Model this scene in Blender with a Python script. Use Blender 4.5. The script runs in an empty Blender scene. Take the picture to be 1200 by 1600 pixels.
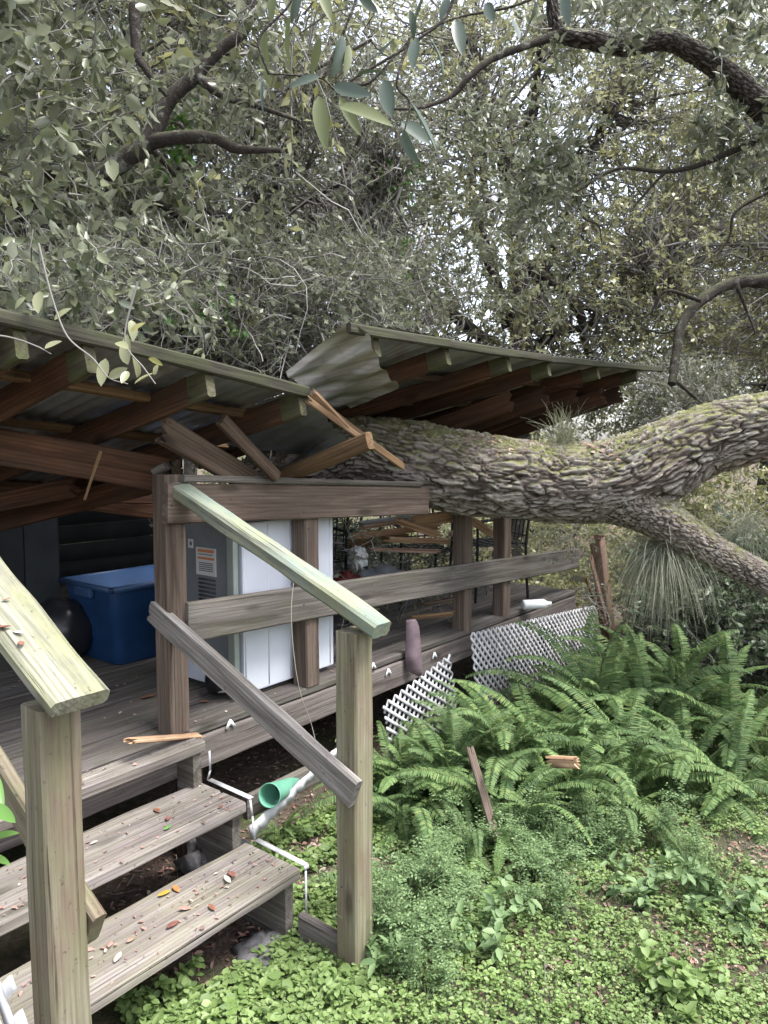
import bpy, math, random
import numpy as np
from mathutils import Vector, Matrix, noise

SC = bpy.context.scene
COL = SC.collection
rng = np.random.default_rng(7)
random.seed(7)

# ------------------------------------------------------------------ camera
FPX = 1150.0                      # focal length in pixels of the 1200x1600 photograph
PITCH = math.radians(4.8)
HC = 1.8
cd = bpy.data.cameras.new('camera')
cam = bpy.data.objects.new('camera', cd)
COL.objects.link(cam)
cam.location = (0, 0, HC)
cam.rotation_euler = (math.radians(90) - PITCH, 0, 0)
cd.sensor_fit = 'VERTICAL'
cd.sensor_height = 24.0
cd.lens = FPX / 1600.0 * 24.0
cd.clip_start = 0.05
cd.clip_end = 400
SC.camera = cam
# ------------------------------------------------------------------ light
SUN_EL, SUN_AZ = math.radians(66), math.radians(112)
w = bpy.data.worlds.new('World')
SC.world = w
w.use_nodes = True
nt = w.node_tree
nt.nodes.clear()
sky = nt.nodes.new('ShaderNodeTexSky')
sky.sky_type = 'NISHITA'
sky.sun_disc = False
sky.sun_elevation = SUN_EL
sky.sun_rotation = SUN_AZ
sky.dust_density = 3.0
hs = nt.nodes.new('ShaderNodeHueSaturation')
hs.inputs['Saturation'].default_value = 0.45
bgn = nt.nodes.new('ShaderNodeBackground')
bgn.inputs['Strength'].default_value = 0.15
wo = nt.nodes.new('ShaderNodeOutputWorld')
nt.links.new(sky.outputs[0], hs.inputs['Color'])
nt.links.new(hs.outputs[0], bgn.inputs['Color'])
nt.links.new(bgn.outputs[0], wo.inputs['Surface'])
sd = bpy.data.lights.new('sun', 'SUN')
sd.energy = 1.8
sd.angle = math.radians(25)
sd.color = (1.0, 0.985, 0.96)
sun = bpy.data.objects.new('sun', sd)
COL.objects.link(sun)
sv = Vector((math.sin(SUN_AZ) * math.cos(SUN_EL), math.cos(SUN_AZ) * math.cos(SUN_EL), math.sin(SUN_EL)))
sun.rotation_euler = sv.to_track_quat('Z', 'Y').to_euler()
SC.view_settings.view_transform = 'Standard'
SC.view_settings.look = 'None'
SC.view_settings.exposure = 1.95
SC.view_settings.gamma = 1.0
SC.cycles.max_bounces = 6
SC.cycles.transparent_max_bounces = 4

# ------------------------------------------------------------------ picture -> place
CAM = Vector((0, 0, HC))
def ray(px, py):
    x = (px - 600) / FPX; z = -(py - 800) / FPX
    c, s = math.cos(PITCH), math.sin(PITCH)
    return Vector((x, c + z * s, z * c - s))
def P_pl(px, py, P0, n):
    r = ray(px, py)
    return CAM + r * ((P0 - CAM).dot(n) / r.dot(n))
def P_z(px, py, z):
    r = ray(px, py)
    return CAM + r * ((z - HC) / r.z)
def P_d(px, py, d):
    r = ray(px, py)
    return CAM + r * (d / r.y)
TH = math.radians(38)
R = Vector((math.sin(TH), math.cos(TH), 0))      # along the front edge of the deck, away
D = Vector((math.cos(TH), -math.sin(TH), 0))     # out of the deck, down the steps
Z = Vector((0, 0, 1))
C0 = P_z(555, 1505, 0)
O = P_pl(321, 1154, C0, R); O.z = 0
ZD = 0.615
def W(u, v, z):
    return O + R * u + D * v + Z * z
def UVZ(P):
    q = P - O
    return q.dot(R), q.dot(D), q.z
def P_v(px, py, v):
    return P_pl(px, py, O + D * v, D)
def P_u(px, py, u):
    return P_pl(px, py, O + R * u, R)

# ------------------------------------------------------------------ materials
class NT:
    def __init__(s, name):
        s.m = bpy.data.materials.new(name); s.m.use_nodes = True
        s.t = s.m.node_tree; s.t.nodes.clear()
        s.out = s.n('OutputMaterial'); s.b = s.n('BsdfPrincipled')
        s.l(s.b.outputs[0], s.out.inputs['Surface'])
    def n(s, typ, **k):
        nd = s.t.nodes.new('ShaderNode' + typ)
        for a, v in k.items(): setattr(nd, a, v)
        return nd
    def l(s, a, b): s.t.links.new(a, b)
    def coord(s, scale=(1, 1, 1), kind='Object', rnd=True):
        tc = s.n('TexCoord'); mp = s.n('Mapping')
        mp.inputs['Scale'].default_value = scale
        src = tc.outputs[kind]
        if rnd:
            oi = s.n('ObjectInfo'); mu = s.n('Math', operation='MULTIPLY'); mu.inputs[1].default_value = 37.0
            s.l(oi.outputs['Random'], mu.inputs[0])
            va = s.n('VectorMath', operation='ADD')
            s.l(src, va.inputs[0]); s.l(mu.outputs[0], va.inputs[1]); src = va.outputs[0]
        s.l(src, mp.inputs['Vector'])
        return mp.outputs[0]
    def noise(s, vec, scale, detail=4, rough=.55, dist=0):
        n = s.n('TexNoise'); n.inputs['Scale'].default_value = scale; n.inputs['Detail'].default_value = detail
        n.inputs['Roughness'].default_value = rough; n.inputs['Distortion'].default_value = dist
        s.l(vec, n.inputs['Vector']); return n.outputs['Fac']
    def ramp(s, fac, stops):
        r = s.n('ValToRGB'); e = r.color_ramp.elements
        while len(e) < len(stops): e.new(.5)
        for el, (p, c) in zip(e, stops):
            el.position = p; el.color = (*c, 1) if not isinstance(c, (int, float)) else (c, c, c, 1)
        s.l(fac, r.inputs[0]); return r.outputs[0]
    def mix(s, fac, a, b, typ='MIX'):
        m = s.n('Mix', data_type='RGBA', blend_type=typ)
        for i, v in ((0, fac), (6, a), (7, b)):
            if hasattr(v, 'links'): s.l(v, m.inputs[i])
            elif isinstance(v, (int, float)): m.inputs[i].default_value = v
            else: m.inputs[i].default_value = (*v, 1)
        return m.outputs[2]
    def math(s, op, a, b=None):
        m = s.n('Math', operation=op)
        for i, v in ((0, a), (1, b)):
            if v is None: continue
            if hasattr(v, 'links'): s.l(v, m.inputs[i])
            else: m.inputs[i].default_value = v
        return m.outputs[0]
    def bump(s, h, strength=.4, dist=.01):
        b = s.n('Bump'); b.inputs['Strength'].default_value = strength; b.inputs['Distance'].default_value = dist
        s.l(h, b.inputs['Height']); s.l(b.outputs[0], s.b.inputs['Normal'])
    def fin(s, col=None, rough=.8, spec=.3, metal=0):
        if col is not None:
            if hasattr(col, 'links'): s.l(col, s.b.inputs['Base Color'])
            else: s.b.inputs['Base Color'].default_value = (*col, 1)
        if hasattr(rough, 'links'): s.l(rough, s.b.inputs['Roughness'])
        else: s.b.inputs['Roughness'].default_value = rough
        s.b.inputs['Specular IOR Level'].default_value = spec
        s.b.inputs['Metallic'].default_value = metal
        return s.m

def mat_wood(name, dark, mid, light, moss=(.2, .24, .06), mossamt=0.0, topmoss=0.0, crack=.6, blotch=None, blamt=0.0):
    k = NT(name)
    v1 = k.coord((1.0, 16, 16))
    tw = k.noise(v1, 1.4, 5, .6, .9)
    g = k.noise(k.coord((2.0, 70, 70)), 1.6, 4, .7)
    f = k.math('ADD', k.math('MULTIPLY', tw, .7), k.math('MULTIPLY', g, .3))
    c = k.ramp(f, [(.36, dark), (.5, mid), (.64, light)])
    # growth rings wandering along the board
    vw = k.coord((.55, 9, 9)); wv = k.n('TexWave', wave_type='RINGS', rings_direction='X')
    wv.inputs['Scale'].default_value = 3.0; wv.inputs['Distortion'].default_value = 5.0
    wv.inputs['Detail'].default_value = 3; wv.inputs['Detail Scale'].default_value = .8
    k.l(vw, wv.inputs['Vector'])
    c = k.mix(k.math('MULTIPLY', k.ramp(wv.outputs['Fac'], [(.5, 0.0), (.95, 1.0)]), .38), c, dark)
    # knots
    vk = k.n('TexVoronoi'); vk.inputs['Scale'].default_value = 1.0
    k.l(k.coord((2.2, 7, 7)), vk.inputs['Vector'])
    c = k.mix(k.ramp(vk.outputs['Distance'], [(.07, .8), (.17, 0.0)]), c, tuple(x * .5 for x in dark))
    # checks (cracks)
    cr = k.noise(k.coord((1.0, 90, 90)), 1.0, 3, .5, .3)
    crm = k.ramp(cr, [(.27, 1.0), (.36, 0.0)])
    c = k.mix(k.math('MULTIPLY', crm, crack), c, tuple(x * .25 for x in dark))
    if blamt:
        bl = k.noise(k.coord((1.5, 4, 4)), 1.6, 3, .6)
        c = k.mix(k.math('MULTIPLY', k.ramp(bl, [(.45, 0.0), (.62, 1.0)]), blamt), c, blotch)
    if mossamt or topmoss:
        mm = k.noise(k.coord((3, 9, 9)), 1.5, 6, .7)
        a = k.math('MULTIPLY', k.ramp(mm, [(.42, 0.0), (.6, 1.0)]), mossamt)
        if topmoss:
            ge = k.n('NewGeometry'); sx = k.n('SeparateXYZ'); k.l(ge.outputs['Normal'], sx.inputs[0])
            t = k.ramp(sx.outputs['Z'], [(.2, 0.0), (.8, 1.0)])
            a = k.math('MAXIMUM', a, k.math('MULTIPLY', k.math('MULTIPLY', t, k.ramp(mm, [(.38, 0.0), (.55, 1.0)])), topmoss))
        c = k.mix(a, c, moss)
    # small dirt flecks
    fl = k.noise(k.coord((24, 30, 30)), 2.0, 3, .6)
    c = k.mix(k.ramp(fl, [(.65, 0.0), (.73, .6)]), c, tuple(x * .4 for x in dark))
    h = k.math('SUBTRACT', f, k.math('MULTIPLY', crm, .8))
    k.bump(h, .7, .006)
    return k.fin(c, .85, .2)

def mat_plain(name, col, rough=.5, spec=.4, metal=0, var=.15, scale=6, bump=.0):
    k = NT(name)
    n = k.noise(k.coord(), scale, 5, .6)
    c = k.mix(k.ramp(n, [(.3, 0.0), (.7, 1.0)]), tuple(x * (1 - var) for x in col), tuple(min(1, x * (1 + var)) for x in col))
    if bump: k.bump(n, bump, .01)
    return k.fin(c, rough, spec, metal)

def mat_leaf(name, cols, back=None, rough=.42, trans=.25, spec=.5, patch=None, pscale=.6):
    k = NT(name)
    ge = k.n('NewGeometry')
    st = [(i / max(1, len(cols) - 1), c) for i, c in enumerate(cols)]
    c = k.ramp(ge.outputs['Random Per Island'], st)
    if patch:
        tc = k.n('NewGeometry')
        n = k.noise(tc.outputs['Position'], pscale, 2, .5)
        c = k.mix(k.ramp(n, [(.42, 0.0), (.62, 1.0)]), c, patch, 'MIX') if False else k.mix(k.math('MULTIPLY', k.ramp(n, [(.42, 0.0), (.62, 1.0)]), .6), c, patch)
    if back: c = k.mix(ge.outputs['Backfacing'], c, back)
    k.fin(c, rough, spec)
    if trans:
        t = k.n('BsdfTranslucent'); k.l(c, t.inputs['Color'])
        mx = k.n('MixShader'); mx.inputs[0].default_value = trans
        k.l(k.b.outputs[0], mx.inputs[1]); k.l(t.outputs[0], mx.inputs[2]); k.l(mx.outputs[0], k.out.inputs['Surface'])
    return k.m

def mat_bark(name, tip, mid, deep, moss=(.15, .17, .05), mossamt=.8, attr=True, scale=1.0):
    k = NT(name)
    tc = k.n('NewGeometry')
    pos = tc.outputs['Position']
    n1 = k.noise(pos, 45 * scale, 5, .65)
    n2 = k.noise(pos, 6 * scale, 4, .6)
    n3 = k.noise(pos, 160 * scale, 3, .6)
    if attr:
        at = k.n('Attribute', attribute_name='ridge')
        f = k.math('ADD', k.math('MULTIPLY', at.outputs['Fac'], .8), k.math('MULTIPLY', n1, .2))
    else:
        f = k.math('ADD', k.math('MULTIPLY', n1, .6), k.math('MULTIPLY', n2, .35))
    c = k.ramp(f, [(.12, deep), (.42, mid), (.85, tip)])
    c = k.mix(k.ramp(n2, [(.35, 0.0), (.7, .5)]), c, tuple(x * 1.35 for x in mid))
    # pale lichen spots
    c = k.mix(k.math('MULTIPLY', k.ramp(k.noise(pos, 11 * scale, 4, .7), [(.56, 0.0), (.66, 1.0)]), .45), c, (.34, .35, .31))
    if mossamt:
        sx = k.n('SeparateXYZ'); k.l(tc.outputs['Normal'], sx.inputs[0])
        t = k.ramp(sx.outputs['Z'], [(.22, 0.0), (.7, 1.0)])
        m = k.math('MULTIPLY', t, k.ramp(k.noise(pos, 9, 6, .75), [(.38, 0.0), (.56, 1.0)]))
        c = k.mix(k.math('MULTIPLY', m, mossamt), c, k.mix(n1, tuple(x * .7 for x in moss), tuple(x * 1.4 for x in moss)))
    k.bump(k.math('ADD', n1, k.math('MULTIPLY', n3, .7)), 1.0, .022)
    return k.fin(c, .92, .15)

M = {}
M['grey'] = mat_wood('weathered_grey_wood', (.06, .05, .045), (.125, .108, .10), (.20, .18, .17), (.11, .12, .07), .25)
M['brown'] = mat_wood('weathered_brown_post', (.055, .038, .03), (.115, .084, .068), (.18, .14, .118), (.11, .10, .07), .2)
M['tread'] = mat_wood('weathered_tread', (.08, .066, .062), (.19, .165, .155), (.29, .262, .25), (.17, .175, .10), .2, .2, crack=.9, blotch=(.13, .115, .11), blamt=.5)
M['treadmoss'] = mat_wood('mossy_tread', (.075, .06, .058), (.195, .17, .16), (.29, .265, .25), (.22, .23, .10), .22, .22, crack=1.0, blotch=(.13, .11, .105), blamt=.6)
M['post'] = mat_wood('algae_stained_post', (.085, .07, .05), (.18, .16, .115), (.27, .25, .195), (.165, .17, .09), .45, crack=.9, blotch=(.14, .095, .07), blamt=.6)
M['rail'] = mat_wood('mossy_handrail', (.09, .085, .065), (.20, .20, .155), (.31, .31, .255), (.25, .255, .14), .55, .3, crack=1.0, blotch=(.20, .185, .185), blamt=.9)
M['railgreen'] = mat_wood('blue_green_handrail', (.085, .09, .07), (.19, .205, .165), (.30, .32, .27), (.24, .25, .14), .5, .2, crack=1.0, blotch=(.14, .185, .165), blamt=.9)
M['brace'] = mat_wood('bleached_brace', (.08, .07, .065), (.185, .17, .162), (.29, .27, .262), (.18, .18, .12), .15, crack=1.0)
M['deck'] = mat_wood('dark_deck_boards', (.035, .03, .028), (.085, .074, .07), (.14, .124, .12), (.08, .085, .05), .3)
M['rim'] = mat_wood('rim_board', (.055, .043, .04), (.12, .10, .093), (.19, .165, .155), (.15, .145, .12), .3)
M['red'] = mat_wood('red_brown_rafter', (.036, .018, .012), (.095, .045, .027), (.155, .08, .048), (.08, .055, .03), .25, crack=.6, blotch=(.05, .035, .03), blamt=.6)
M['redend'] = mat_wood('mossy_rafter_tail', (.035, .028, .02), (.07, .06, .042), (.115, .10, .072), (.075, .09, .035), .7)
M['purlin'] = mat_wood('brown_purlin', (.06, .035, .02), (.15, .09, .048), (.22, .14, .08), (.10, .085, .04), .2, crack=.4)
M['fascia'] = mat_wood('mossy_roof_edge', (.022, .02, .016), (.045, .042, .032), (.075, .07, .055), (.05, .058, .025), .6, .3)
M['dark'] = mat_wood('dark_board', (.04, .026, .02), (.095, .065, .048), (.16, .115, .09), (.1, .1, .05), .1)
M['raw'] = mat_wood('fresh_splintered_wood', (.19, .11, .065), (.34, .215, .13), (.47, .33, .22), crack=.5)
M['torn'] = mat_wood('torn_reddish_wood', (.15, .09, .065), (.30, .20, .15), (.44, .33, .26), crack=1.0)

def mat_metal():
    k = NT('galvanised_roof_sheet')
    pos = k.coord((1, 1, 1), rnd=False)
    n = k.noise(k.coord((1.2, 1.2, 6), rnd=False), 3, 5, .65)
    c = k.ramp(n, [(.3, (.27, .28, .29)), (.7, (.42, .43, .45))])
    m = k.noise(pos, 5, 6, .75)
    ge = k.n('NewGeometry'); sx = k.n('SeparateXYZ'); k.l(ge.outputs['Normal'], sx.inputs[0])
    c = k.mix(k.ramp(m, [(.48, 0.0), (.66, .7)]), c, (.21, .20, .12))
    c = k.mix(k.ramp(k.noise(pos, 3.2, 4, .6), [(.56, 0.0), (.70, .75)]), c, (.20, .13, .10))
    k.bump(n, .1, .003)
    return k.fin(c, .42, .5, .55)
M['metal'] = mat_metal()
def mat_curl():
    k = NT('streaked_roof_sheet')
    g = k.n('NewGeometry').outputs['Position']
    dr = k.n('VectorMath', operation='DOT_PRODUCT'); k.l(g, dr.inputs[0]); dr.inputs[1].default_value = (R.x, R.y, -.6)
    dd = k.n('VectorMath', operation='DOT_PRODUCT'); k.l(g, dd.inputs[0]); dd.inputs[1].default_value = tuple(D)
    cb = k.n('CombineXYZ'); k.l(dr.outputs['Value'], cb.inputs[0]); k.l(k.math('MULTIPLY', dd.outputs['Value'], .05), cb.inputs[1])
    n = k.noise(cb.outputs[0], 16, 3, .5)
    c = k.ramp(n, [(.32, (.14, .145, .09)), (.45, (.27, .27, .21)), (.56, (.48, .48, .46)), (.7, (.32, .26, .24))])
    c = k.mix(k.ramp(k.noise(g, 9, 4, .6), [(.56, 0.0), (.7, .5)]), c, (.22, .16, .14))
    return k.fin(c, .38, .5, .6)
M['curl'] = mat_curl()
M['vinyl'] = mat_plain('white_vinyl', (.38, .38, .39), .6, .3, 0, .35, 12)
M['whitepanel'] = mat_plain('white_enamel_panel', (.52, .54, .60), .35, .5, 0, .06, 3)
M['greysteel'] = mat_plain('grey_painted_steel', (.17, .185, .20), .4, .5, .2, .12, 5)
M['lightsteel'] = mat_plain('pale_steel_trim', (.32, .36, .34), .35, .5, .4, .1, 8)
M['blue'] = mat_plain('blue_plastic', (.012, .042, .115), .5, .3, 0, .25, 6)
M['bluerim'] = mat_plain('blue_plastic_rim', (.025, .06, .14), .5, .4, 0, .2, 6)
M['black'] = mat_plain('black_metal', (.012, .012, .014), .4, .5, .2, .2, 8)
M['blackbag'] = mat_plain('black_plastic_bag', (.015, .015, .018), .35, .5, 0, .2, 8, .5)
M['green'] = mat_plain('green_plastic', (.12, .32, .225), .45, .4, 0, .15, 12)
M['mauve'] = mat_plain('mauve_painted_blade', (.135, .10, .112), .7, .2, 0, .3, 12)
M['label'] = mat_plain('paper_label', (.50, .50, .50), .6, .3, 0, .05, 20)
M['orange'] = mat_plain('orange_label_band', (.48, .18, .08), .6, .3, 0, .1, 20)
M['ink'] = mat_plain('dark_print', (.05, .05, .06), .6, .3)
M['wall'] = mat_plain('dark_shade_wall', (.022, .023, .026), .85, .2, 0, .3, 3)  # colour of the walls added to darken the porch interior
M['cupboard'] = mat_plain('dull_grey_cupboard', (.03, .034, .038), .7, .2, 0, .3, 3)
M['cord'] = mat_plain('pale_cord', (.35, .32, .27), .8, .2)
M['concrete'] = mat_plain('rough_grey_rubble', (.13, .125, .13), .95, .1, 0, .5, 14, 1.0)
M['white'] = mat_plain('white_plastic', (.72, .73, .74), .4, .5, 0, .04, 8)

M['bark'] = mat_bark('furrowed_oak_bark', (.47, .425, .39), (.19, .155, .135), (.022, .015, .011), (.22, .235, .085), .9)
M['barksmall'] = mat_bark('oak_limb_bark', (.16, .15, .135), (.06, .052, .046), (.022, .018, .016), (.13, .14, .075), .75, attr=False)
M['barklimb'] = mat_bark('overhanging_limb_bark', (.17, .155, .145), (.06, .05, .046), (.014, .011, .01), (.26, .27, .20), .95)
M['barkdark'] = mat_bark('dark_limb_bark', (.11, .10, .09), (.045, .038, .033), (.018, .015, .013), (.12, .13, .07), .6, attr=False)
M['twig'] = mat_leaf('pale_twigs', [(.11, .10, .09), (.19, .18, .165), (.30, .29, .275)], rough=.8, trans=0, spec=.2)
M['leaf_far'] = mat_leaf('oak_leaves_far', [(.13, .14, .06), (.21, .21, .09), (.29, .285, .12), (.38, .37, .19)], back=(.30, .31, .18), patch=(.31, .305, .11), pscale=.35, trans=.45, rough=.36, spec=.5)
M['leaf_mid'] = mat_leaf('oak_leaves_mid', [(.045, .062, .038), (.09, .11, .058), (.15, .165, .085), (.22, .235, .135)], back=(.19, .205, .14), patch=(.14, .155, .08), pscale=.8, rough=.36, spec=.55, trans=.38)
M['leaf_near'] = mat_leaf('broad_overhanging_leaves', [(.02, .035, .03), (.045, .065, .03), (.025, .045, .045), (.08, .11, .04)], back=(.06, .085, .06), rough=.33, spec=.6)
M['leaf_olive'] = mat_leaf('olive_near_leaves', [(.07, .095, .03), (.11, .13, .04), (.15, .165, .06)], back=(.12, .14, .06), rough=.5, spec=.35, trans=.35)
M['leaf_dark'] = mat_leaf('dark_shrub_leaves', [(.045, .07, .035), (.08, .115, .06), (.13, .165, .09)], back=(.14, .17, .11), rough=.35)
M['leaf_bright'] = mat_leaf('fresh_green_vine_leaves', [(.07, .15, .03), (.10, .21, .05), (.15, .26, .07)], rough=.45)
M['fern'] = mat_leaf('fern_fronds', [(.07, .125, .045), (.11, .19, .065), (.155, .245, .085), (.21, .31, .115), (.22, .26, .09)], back=(.15, .22, .095), rough=.6, trans=.42, spec=.3, patch=(.08, .135, .06), pscale=3.5)
M['fernlight'] = mat_leaf('pale_fern_fronds', [(.16, .26, .08), (.21, .33, .11), (.26, .39, .15)], back=(.18, .28, .11), rough=.6, trans=.42)
M['weed'] = mat_leaf('weed_leaves', [(.11, .18, .075), (.16, .245, .10), (.22, .31, .145)], rough=.6, trans=.38)
M['cover'] = mat_leaf('ground_cover_leaves', [(.11, .18, .05), (.17, .26, .075), (.235, .33, .11), (.31, .40, .17)], rough=.55, trans=.4, patch=(.16, .235, .08), pscale=1.6)
M['litter'] = mat_leaf('dead_leaves', [(.12, .08, .065), (.20, .125, .10), (.28, .185, .15), (.32, .16, .12), (.46, .40, .35)], rough=.7, trans=.1)
M['mossy'] = mat_leaf('pale_hanging_strands', [(.28, .29, .20), (.40, .40, .30), (.50, .50, .40)], rough=.7, trans=.25, spec=.2)
M['grasstuft'] = mat_leaf('dry_grass_blades', [(.20, .21, .13), (.30, .31, .21)], rough=.6, trans=.2, spec=.2)

# ------------------------------------------------------------------ mesh helpers
def mesh_np(name, V, Fs, mat, smooth=False, attr=None):
    me = bpy.data.meshes.new(name)
    V = np.ascontiguousarray(V, dtype=np.float32)
    Fs = [np.asarray(f, dtype=np.int32) for f in Fs if len(f)]
    tot = np.concatenate([np.full(len(f), f.shape[1], np.int32) for f in Fs])
    idx = np.concatenate([f.ravel() for f in Fs])
    me.vertices.add(len(V)); me.vertices.foreach_set('co', V.ravel())
    me.loops.add(len(idx)); me.loops.foreach_set('vertex_index', idx)
    me.polygons.add(len(tot))
    st = np.zeros(len(tot), np.int32); st[1:] = np.cumsum(tot)[:-1]
    me.polygons.foreach_set('loop_start', st); me.polygons.foreach_set('loop_total', tot)
    if smooth: me.polygons.foreach_set('use_smooth', np.ones(len(tot), bool))
    if attr is not None:
        a = me.attributes.new('ridge', 'FLOAT', 'POINT'); a.data.foreach_set('value', np.asarray(attr, np.float32))
    me.update(calc_edges=True)
    if mat: me.materials.append(mat)
    return me

class Geo:
    """collects arrays of vertices and faces for ONE mesh"""
    def __init__(s): s.V = []; s.F = {3: [], 4: []}; s.n = 0
    def add(s, V, F):
        V = np.asarray(V, float).reshape(-1, 3); F = np.asarray(F, int)
        if len(F): s.F[F.shape[1]].append(F + s.n)
        s.V.append(V); s.n += len(V)
    def mesh(s, name, mat, smooth=False):
        return mesh_np(name, np.concatenate(s.V), [np.concatenate(f) for f in s.F.values() if f], mat, smooth)

def thing(name, label, cat, loc, group=None):
    o = bpy.data.objects.new(name, None); COL.objects.link(o)
    o.location = loc; o.empty_display_size = .1
    o['label'] = label; o['category'] = cat
    if group: o['group'] = group
    return o
def link(name, me, parent=None, mw=None, label=None):
    o = bpy.data.objects.new(name, me); COL.objects.link(o)
    if mw is not None: o.matrix_basis = mw
    if parent is not None:
        o.parent = parent
        if parent.type == 'EMPTY': o.matrix_parent_inverse = Matrix.Translation(-Vector(parent.location))
        else: o.matrix_parent_inverse = parent.matrix_basis.inverted() @ Matrix.Identity(4)
    if label: o['label'] = label
    return o
def tag(o, label, cat, group=None):
    o['label'] = label; o['category'] = cat
    if group: o['group'] = group
    return o
def kind(o, k): o['kind'] = k; return o

def frame(x, yhint):
    x = Vector(x).normalized(); z = x.cross(Vector(yhint)).normalized(); y = z.cross(x)
    return x, y, z
def board_mesh(L, w, t, mat, jag0=0, jag1=0, bend=None, seed=0, wob=.0024, bev=.007, nseg=None, cut0=0, cut1=0):
    """a sawn board along local +x, width along y, thickness along z; ends may be splintered"""
    rd = random.Random(seed * 7 + 3)
    b = min(bev, w * .3, t * .3)
    hy, hz = w / 2, t / 2
    prof = []
    def edge(y0, z0, y1, z1, n):
        for i in range(n):
            f = i / n; prof.append((y0 + (y1 - y0) * f, z0 + (z1 - z0) * f))
    ny = 6 if (jag0 or jag1) else 3
    nz = 3 if (jag0 or jag1) else 1
    edge(-hy + b, -hz, hy - b, -hz, ny); edge(hy - b, -hz, hy, -hz + b, 1)
    edge(hy, -hz + b, hy, hz - b, nz); edge(hy, hz - b, hy - b, hz, 1)
    edge(hy - b, hz, -hy + b, hz, ny); edge(-hy + b, hz, -hy, hz - b, 1)
    edge(-hy, hz - b, -hy, -hz + b, nz); edge(-hy, -hz + b, -hy + b, -hz, 1)
    n = len(prof)
    ns = nseg or max(2, int(L / .035))
    V = []; F = []
    ph = rd.random() * 50
    j0 = [rd.random() ** 2 * jag0 for _ in prof]; j1 = [rd.random() ** 2 * jag1 for _ in prof]
    for i in range(ns + 1):
        f = i / ns; x = f * L
        bx = bend(f) if bend else (0, 0)
        for j, (y, z) in enumerate(prof):
            xx = x
            if i == 0: xx = j0[j] + cut0 * y
            if i == ns: xx = L - j1[j] + cut1 * y
            nn = noise.noise(Vector((x * 5 + ph, y * 30, z * 30))) * wob
            nm = noise.noise(Vector((x * 1.3 + ph, 7, 3))) * wob * 2
            V.append((xx, y + (nn if y > 0 else -nn) + nm + bx[0], z + (nn if z > 0 else -nn) + bx[1]))
    for i in range(ns):
        for j in range(n):
            a = i * n + j; c = i * n + (j + 1) % n
            F.append((a, c, c + n, a + n))
    for end, k0 in ((0, 0), (1, ns * n)):
        jg = jag0 if end == 0 else jag1
        if jg:
            ci = len(V); b_ = bend(end) if bend else (0, 0)
            V.append(((jg * .9) if end == 0 else L - jg * .9, b_[0], b_[1]))
            for j in range(n):
                a = k0 + j; c = k0 + (j + 1) % n
                F.append((ci, c, a) if end == 0 else (ci, a, c))
        else:
            F.append(tuple(range(n))[::-1] if end == 0 else tuple(range(k0, k0 + n)))
    me = bpy.data.meshes.new('board'); me.from_pydata(V, [], F); me.update()
    me.materials.append(mat)
    return me
_bs = [0]
def board(name, p0, p1, w, t, yhint, mat, parent=None, label=None, **k):
    _bs[0] += 1
    p0 = Vector(p0); p1 = Vector(p1)
    x, y, z = frame(p1 - p0, yhint)
    me = board_mesh((p1 - p0).length, w, t, mat, seed=_bs[0], **k)
    me.name = name
    mw = Matrix(((x.x, y.x, z.x, p0.x), (x.y, y.y, z.y, p0.y), (x.z, y.z, z.z, p0.z), (0, 0, 0, 1)))
    return link(name, me, parent, mw, label)

def catmull(P, n, extra=None):
    P = np.asarray(P, float); Q = np.vstack([2 * P[0] - P[1], P, 2 * P[-1] - P[-2]])
    out = []
    for i in range(len(P) - 1):
        p0, p1, p2, p3 = Q[i:i + 4]
        for t in np.linspace(0, 1, n, endpoint=False):
            out.append(.5 * ((2 * p1) + (-p0 + p2) * t + (2 * p0 - 5 * p1 + 4 * p2 - p3) * t * t + (-p0 + 3 * p1 - 3 * p2 + p3) * t ** 3))
    out.append(P[-1]); return np.array(out)
def tube_arr(pts, rad, ns=8, rough=0.0, seed=0, cap=True):
    pts = np.asarray(pts, float); K = len(pts); rad = np.broadcast_to(np.asarray(rad, float), (K,))
    T = np.gradient(pts, axis=0); T /= np.linalg.norm(T, axis=1)[:, None] + 1e-9
    N = np.zeros_like(T); ref = np.array([0, 0, 1.]) if abs(T[0][2]) < .9 else np.array([1., 0, 0])
    n = np.cross(T[0], ref); n /= np.linalg.norm(n)
    for i in range(K):
        n = n - T[i] * n.dot(T[i]); n /= np.linalg.norm(n); N[i] = n
    B = np.cross(T, N)
    a = np.linspace(0, 2 * math.pi, ns, endpoint=False)
    rr = rad[:, None] * np.ones(ns)[None, :]
    if rough:
        r2 = np.random.default_rng(seed)
        e = r2.normal(0, 1, (K, ns)); e = (e + np.roll(e, 1, 0) + np.roll(e, 1, 1)) / 3
        rr = rr * (1 + rough * e)
    V = pts[:, None, :] + rr[..., None] * (np.cos(a)[None, :, None] * N[:, None, :] + np.sin(a)[None, :, None] * B[:, None, :])
    i = np.arange(K - 1)[:, None]; j = np.arange(ns)[None, :]
    A = i * ns + j; Bq = i * ns + (j + 1) % ns
    F = np.stack([A, A + ns, Bq + ns, Bq], -1).reshape(-1, 4)[:, ::-1]
    return V.reshape(-1, 3), F, (N, B, T)
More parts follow.
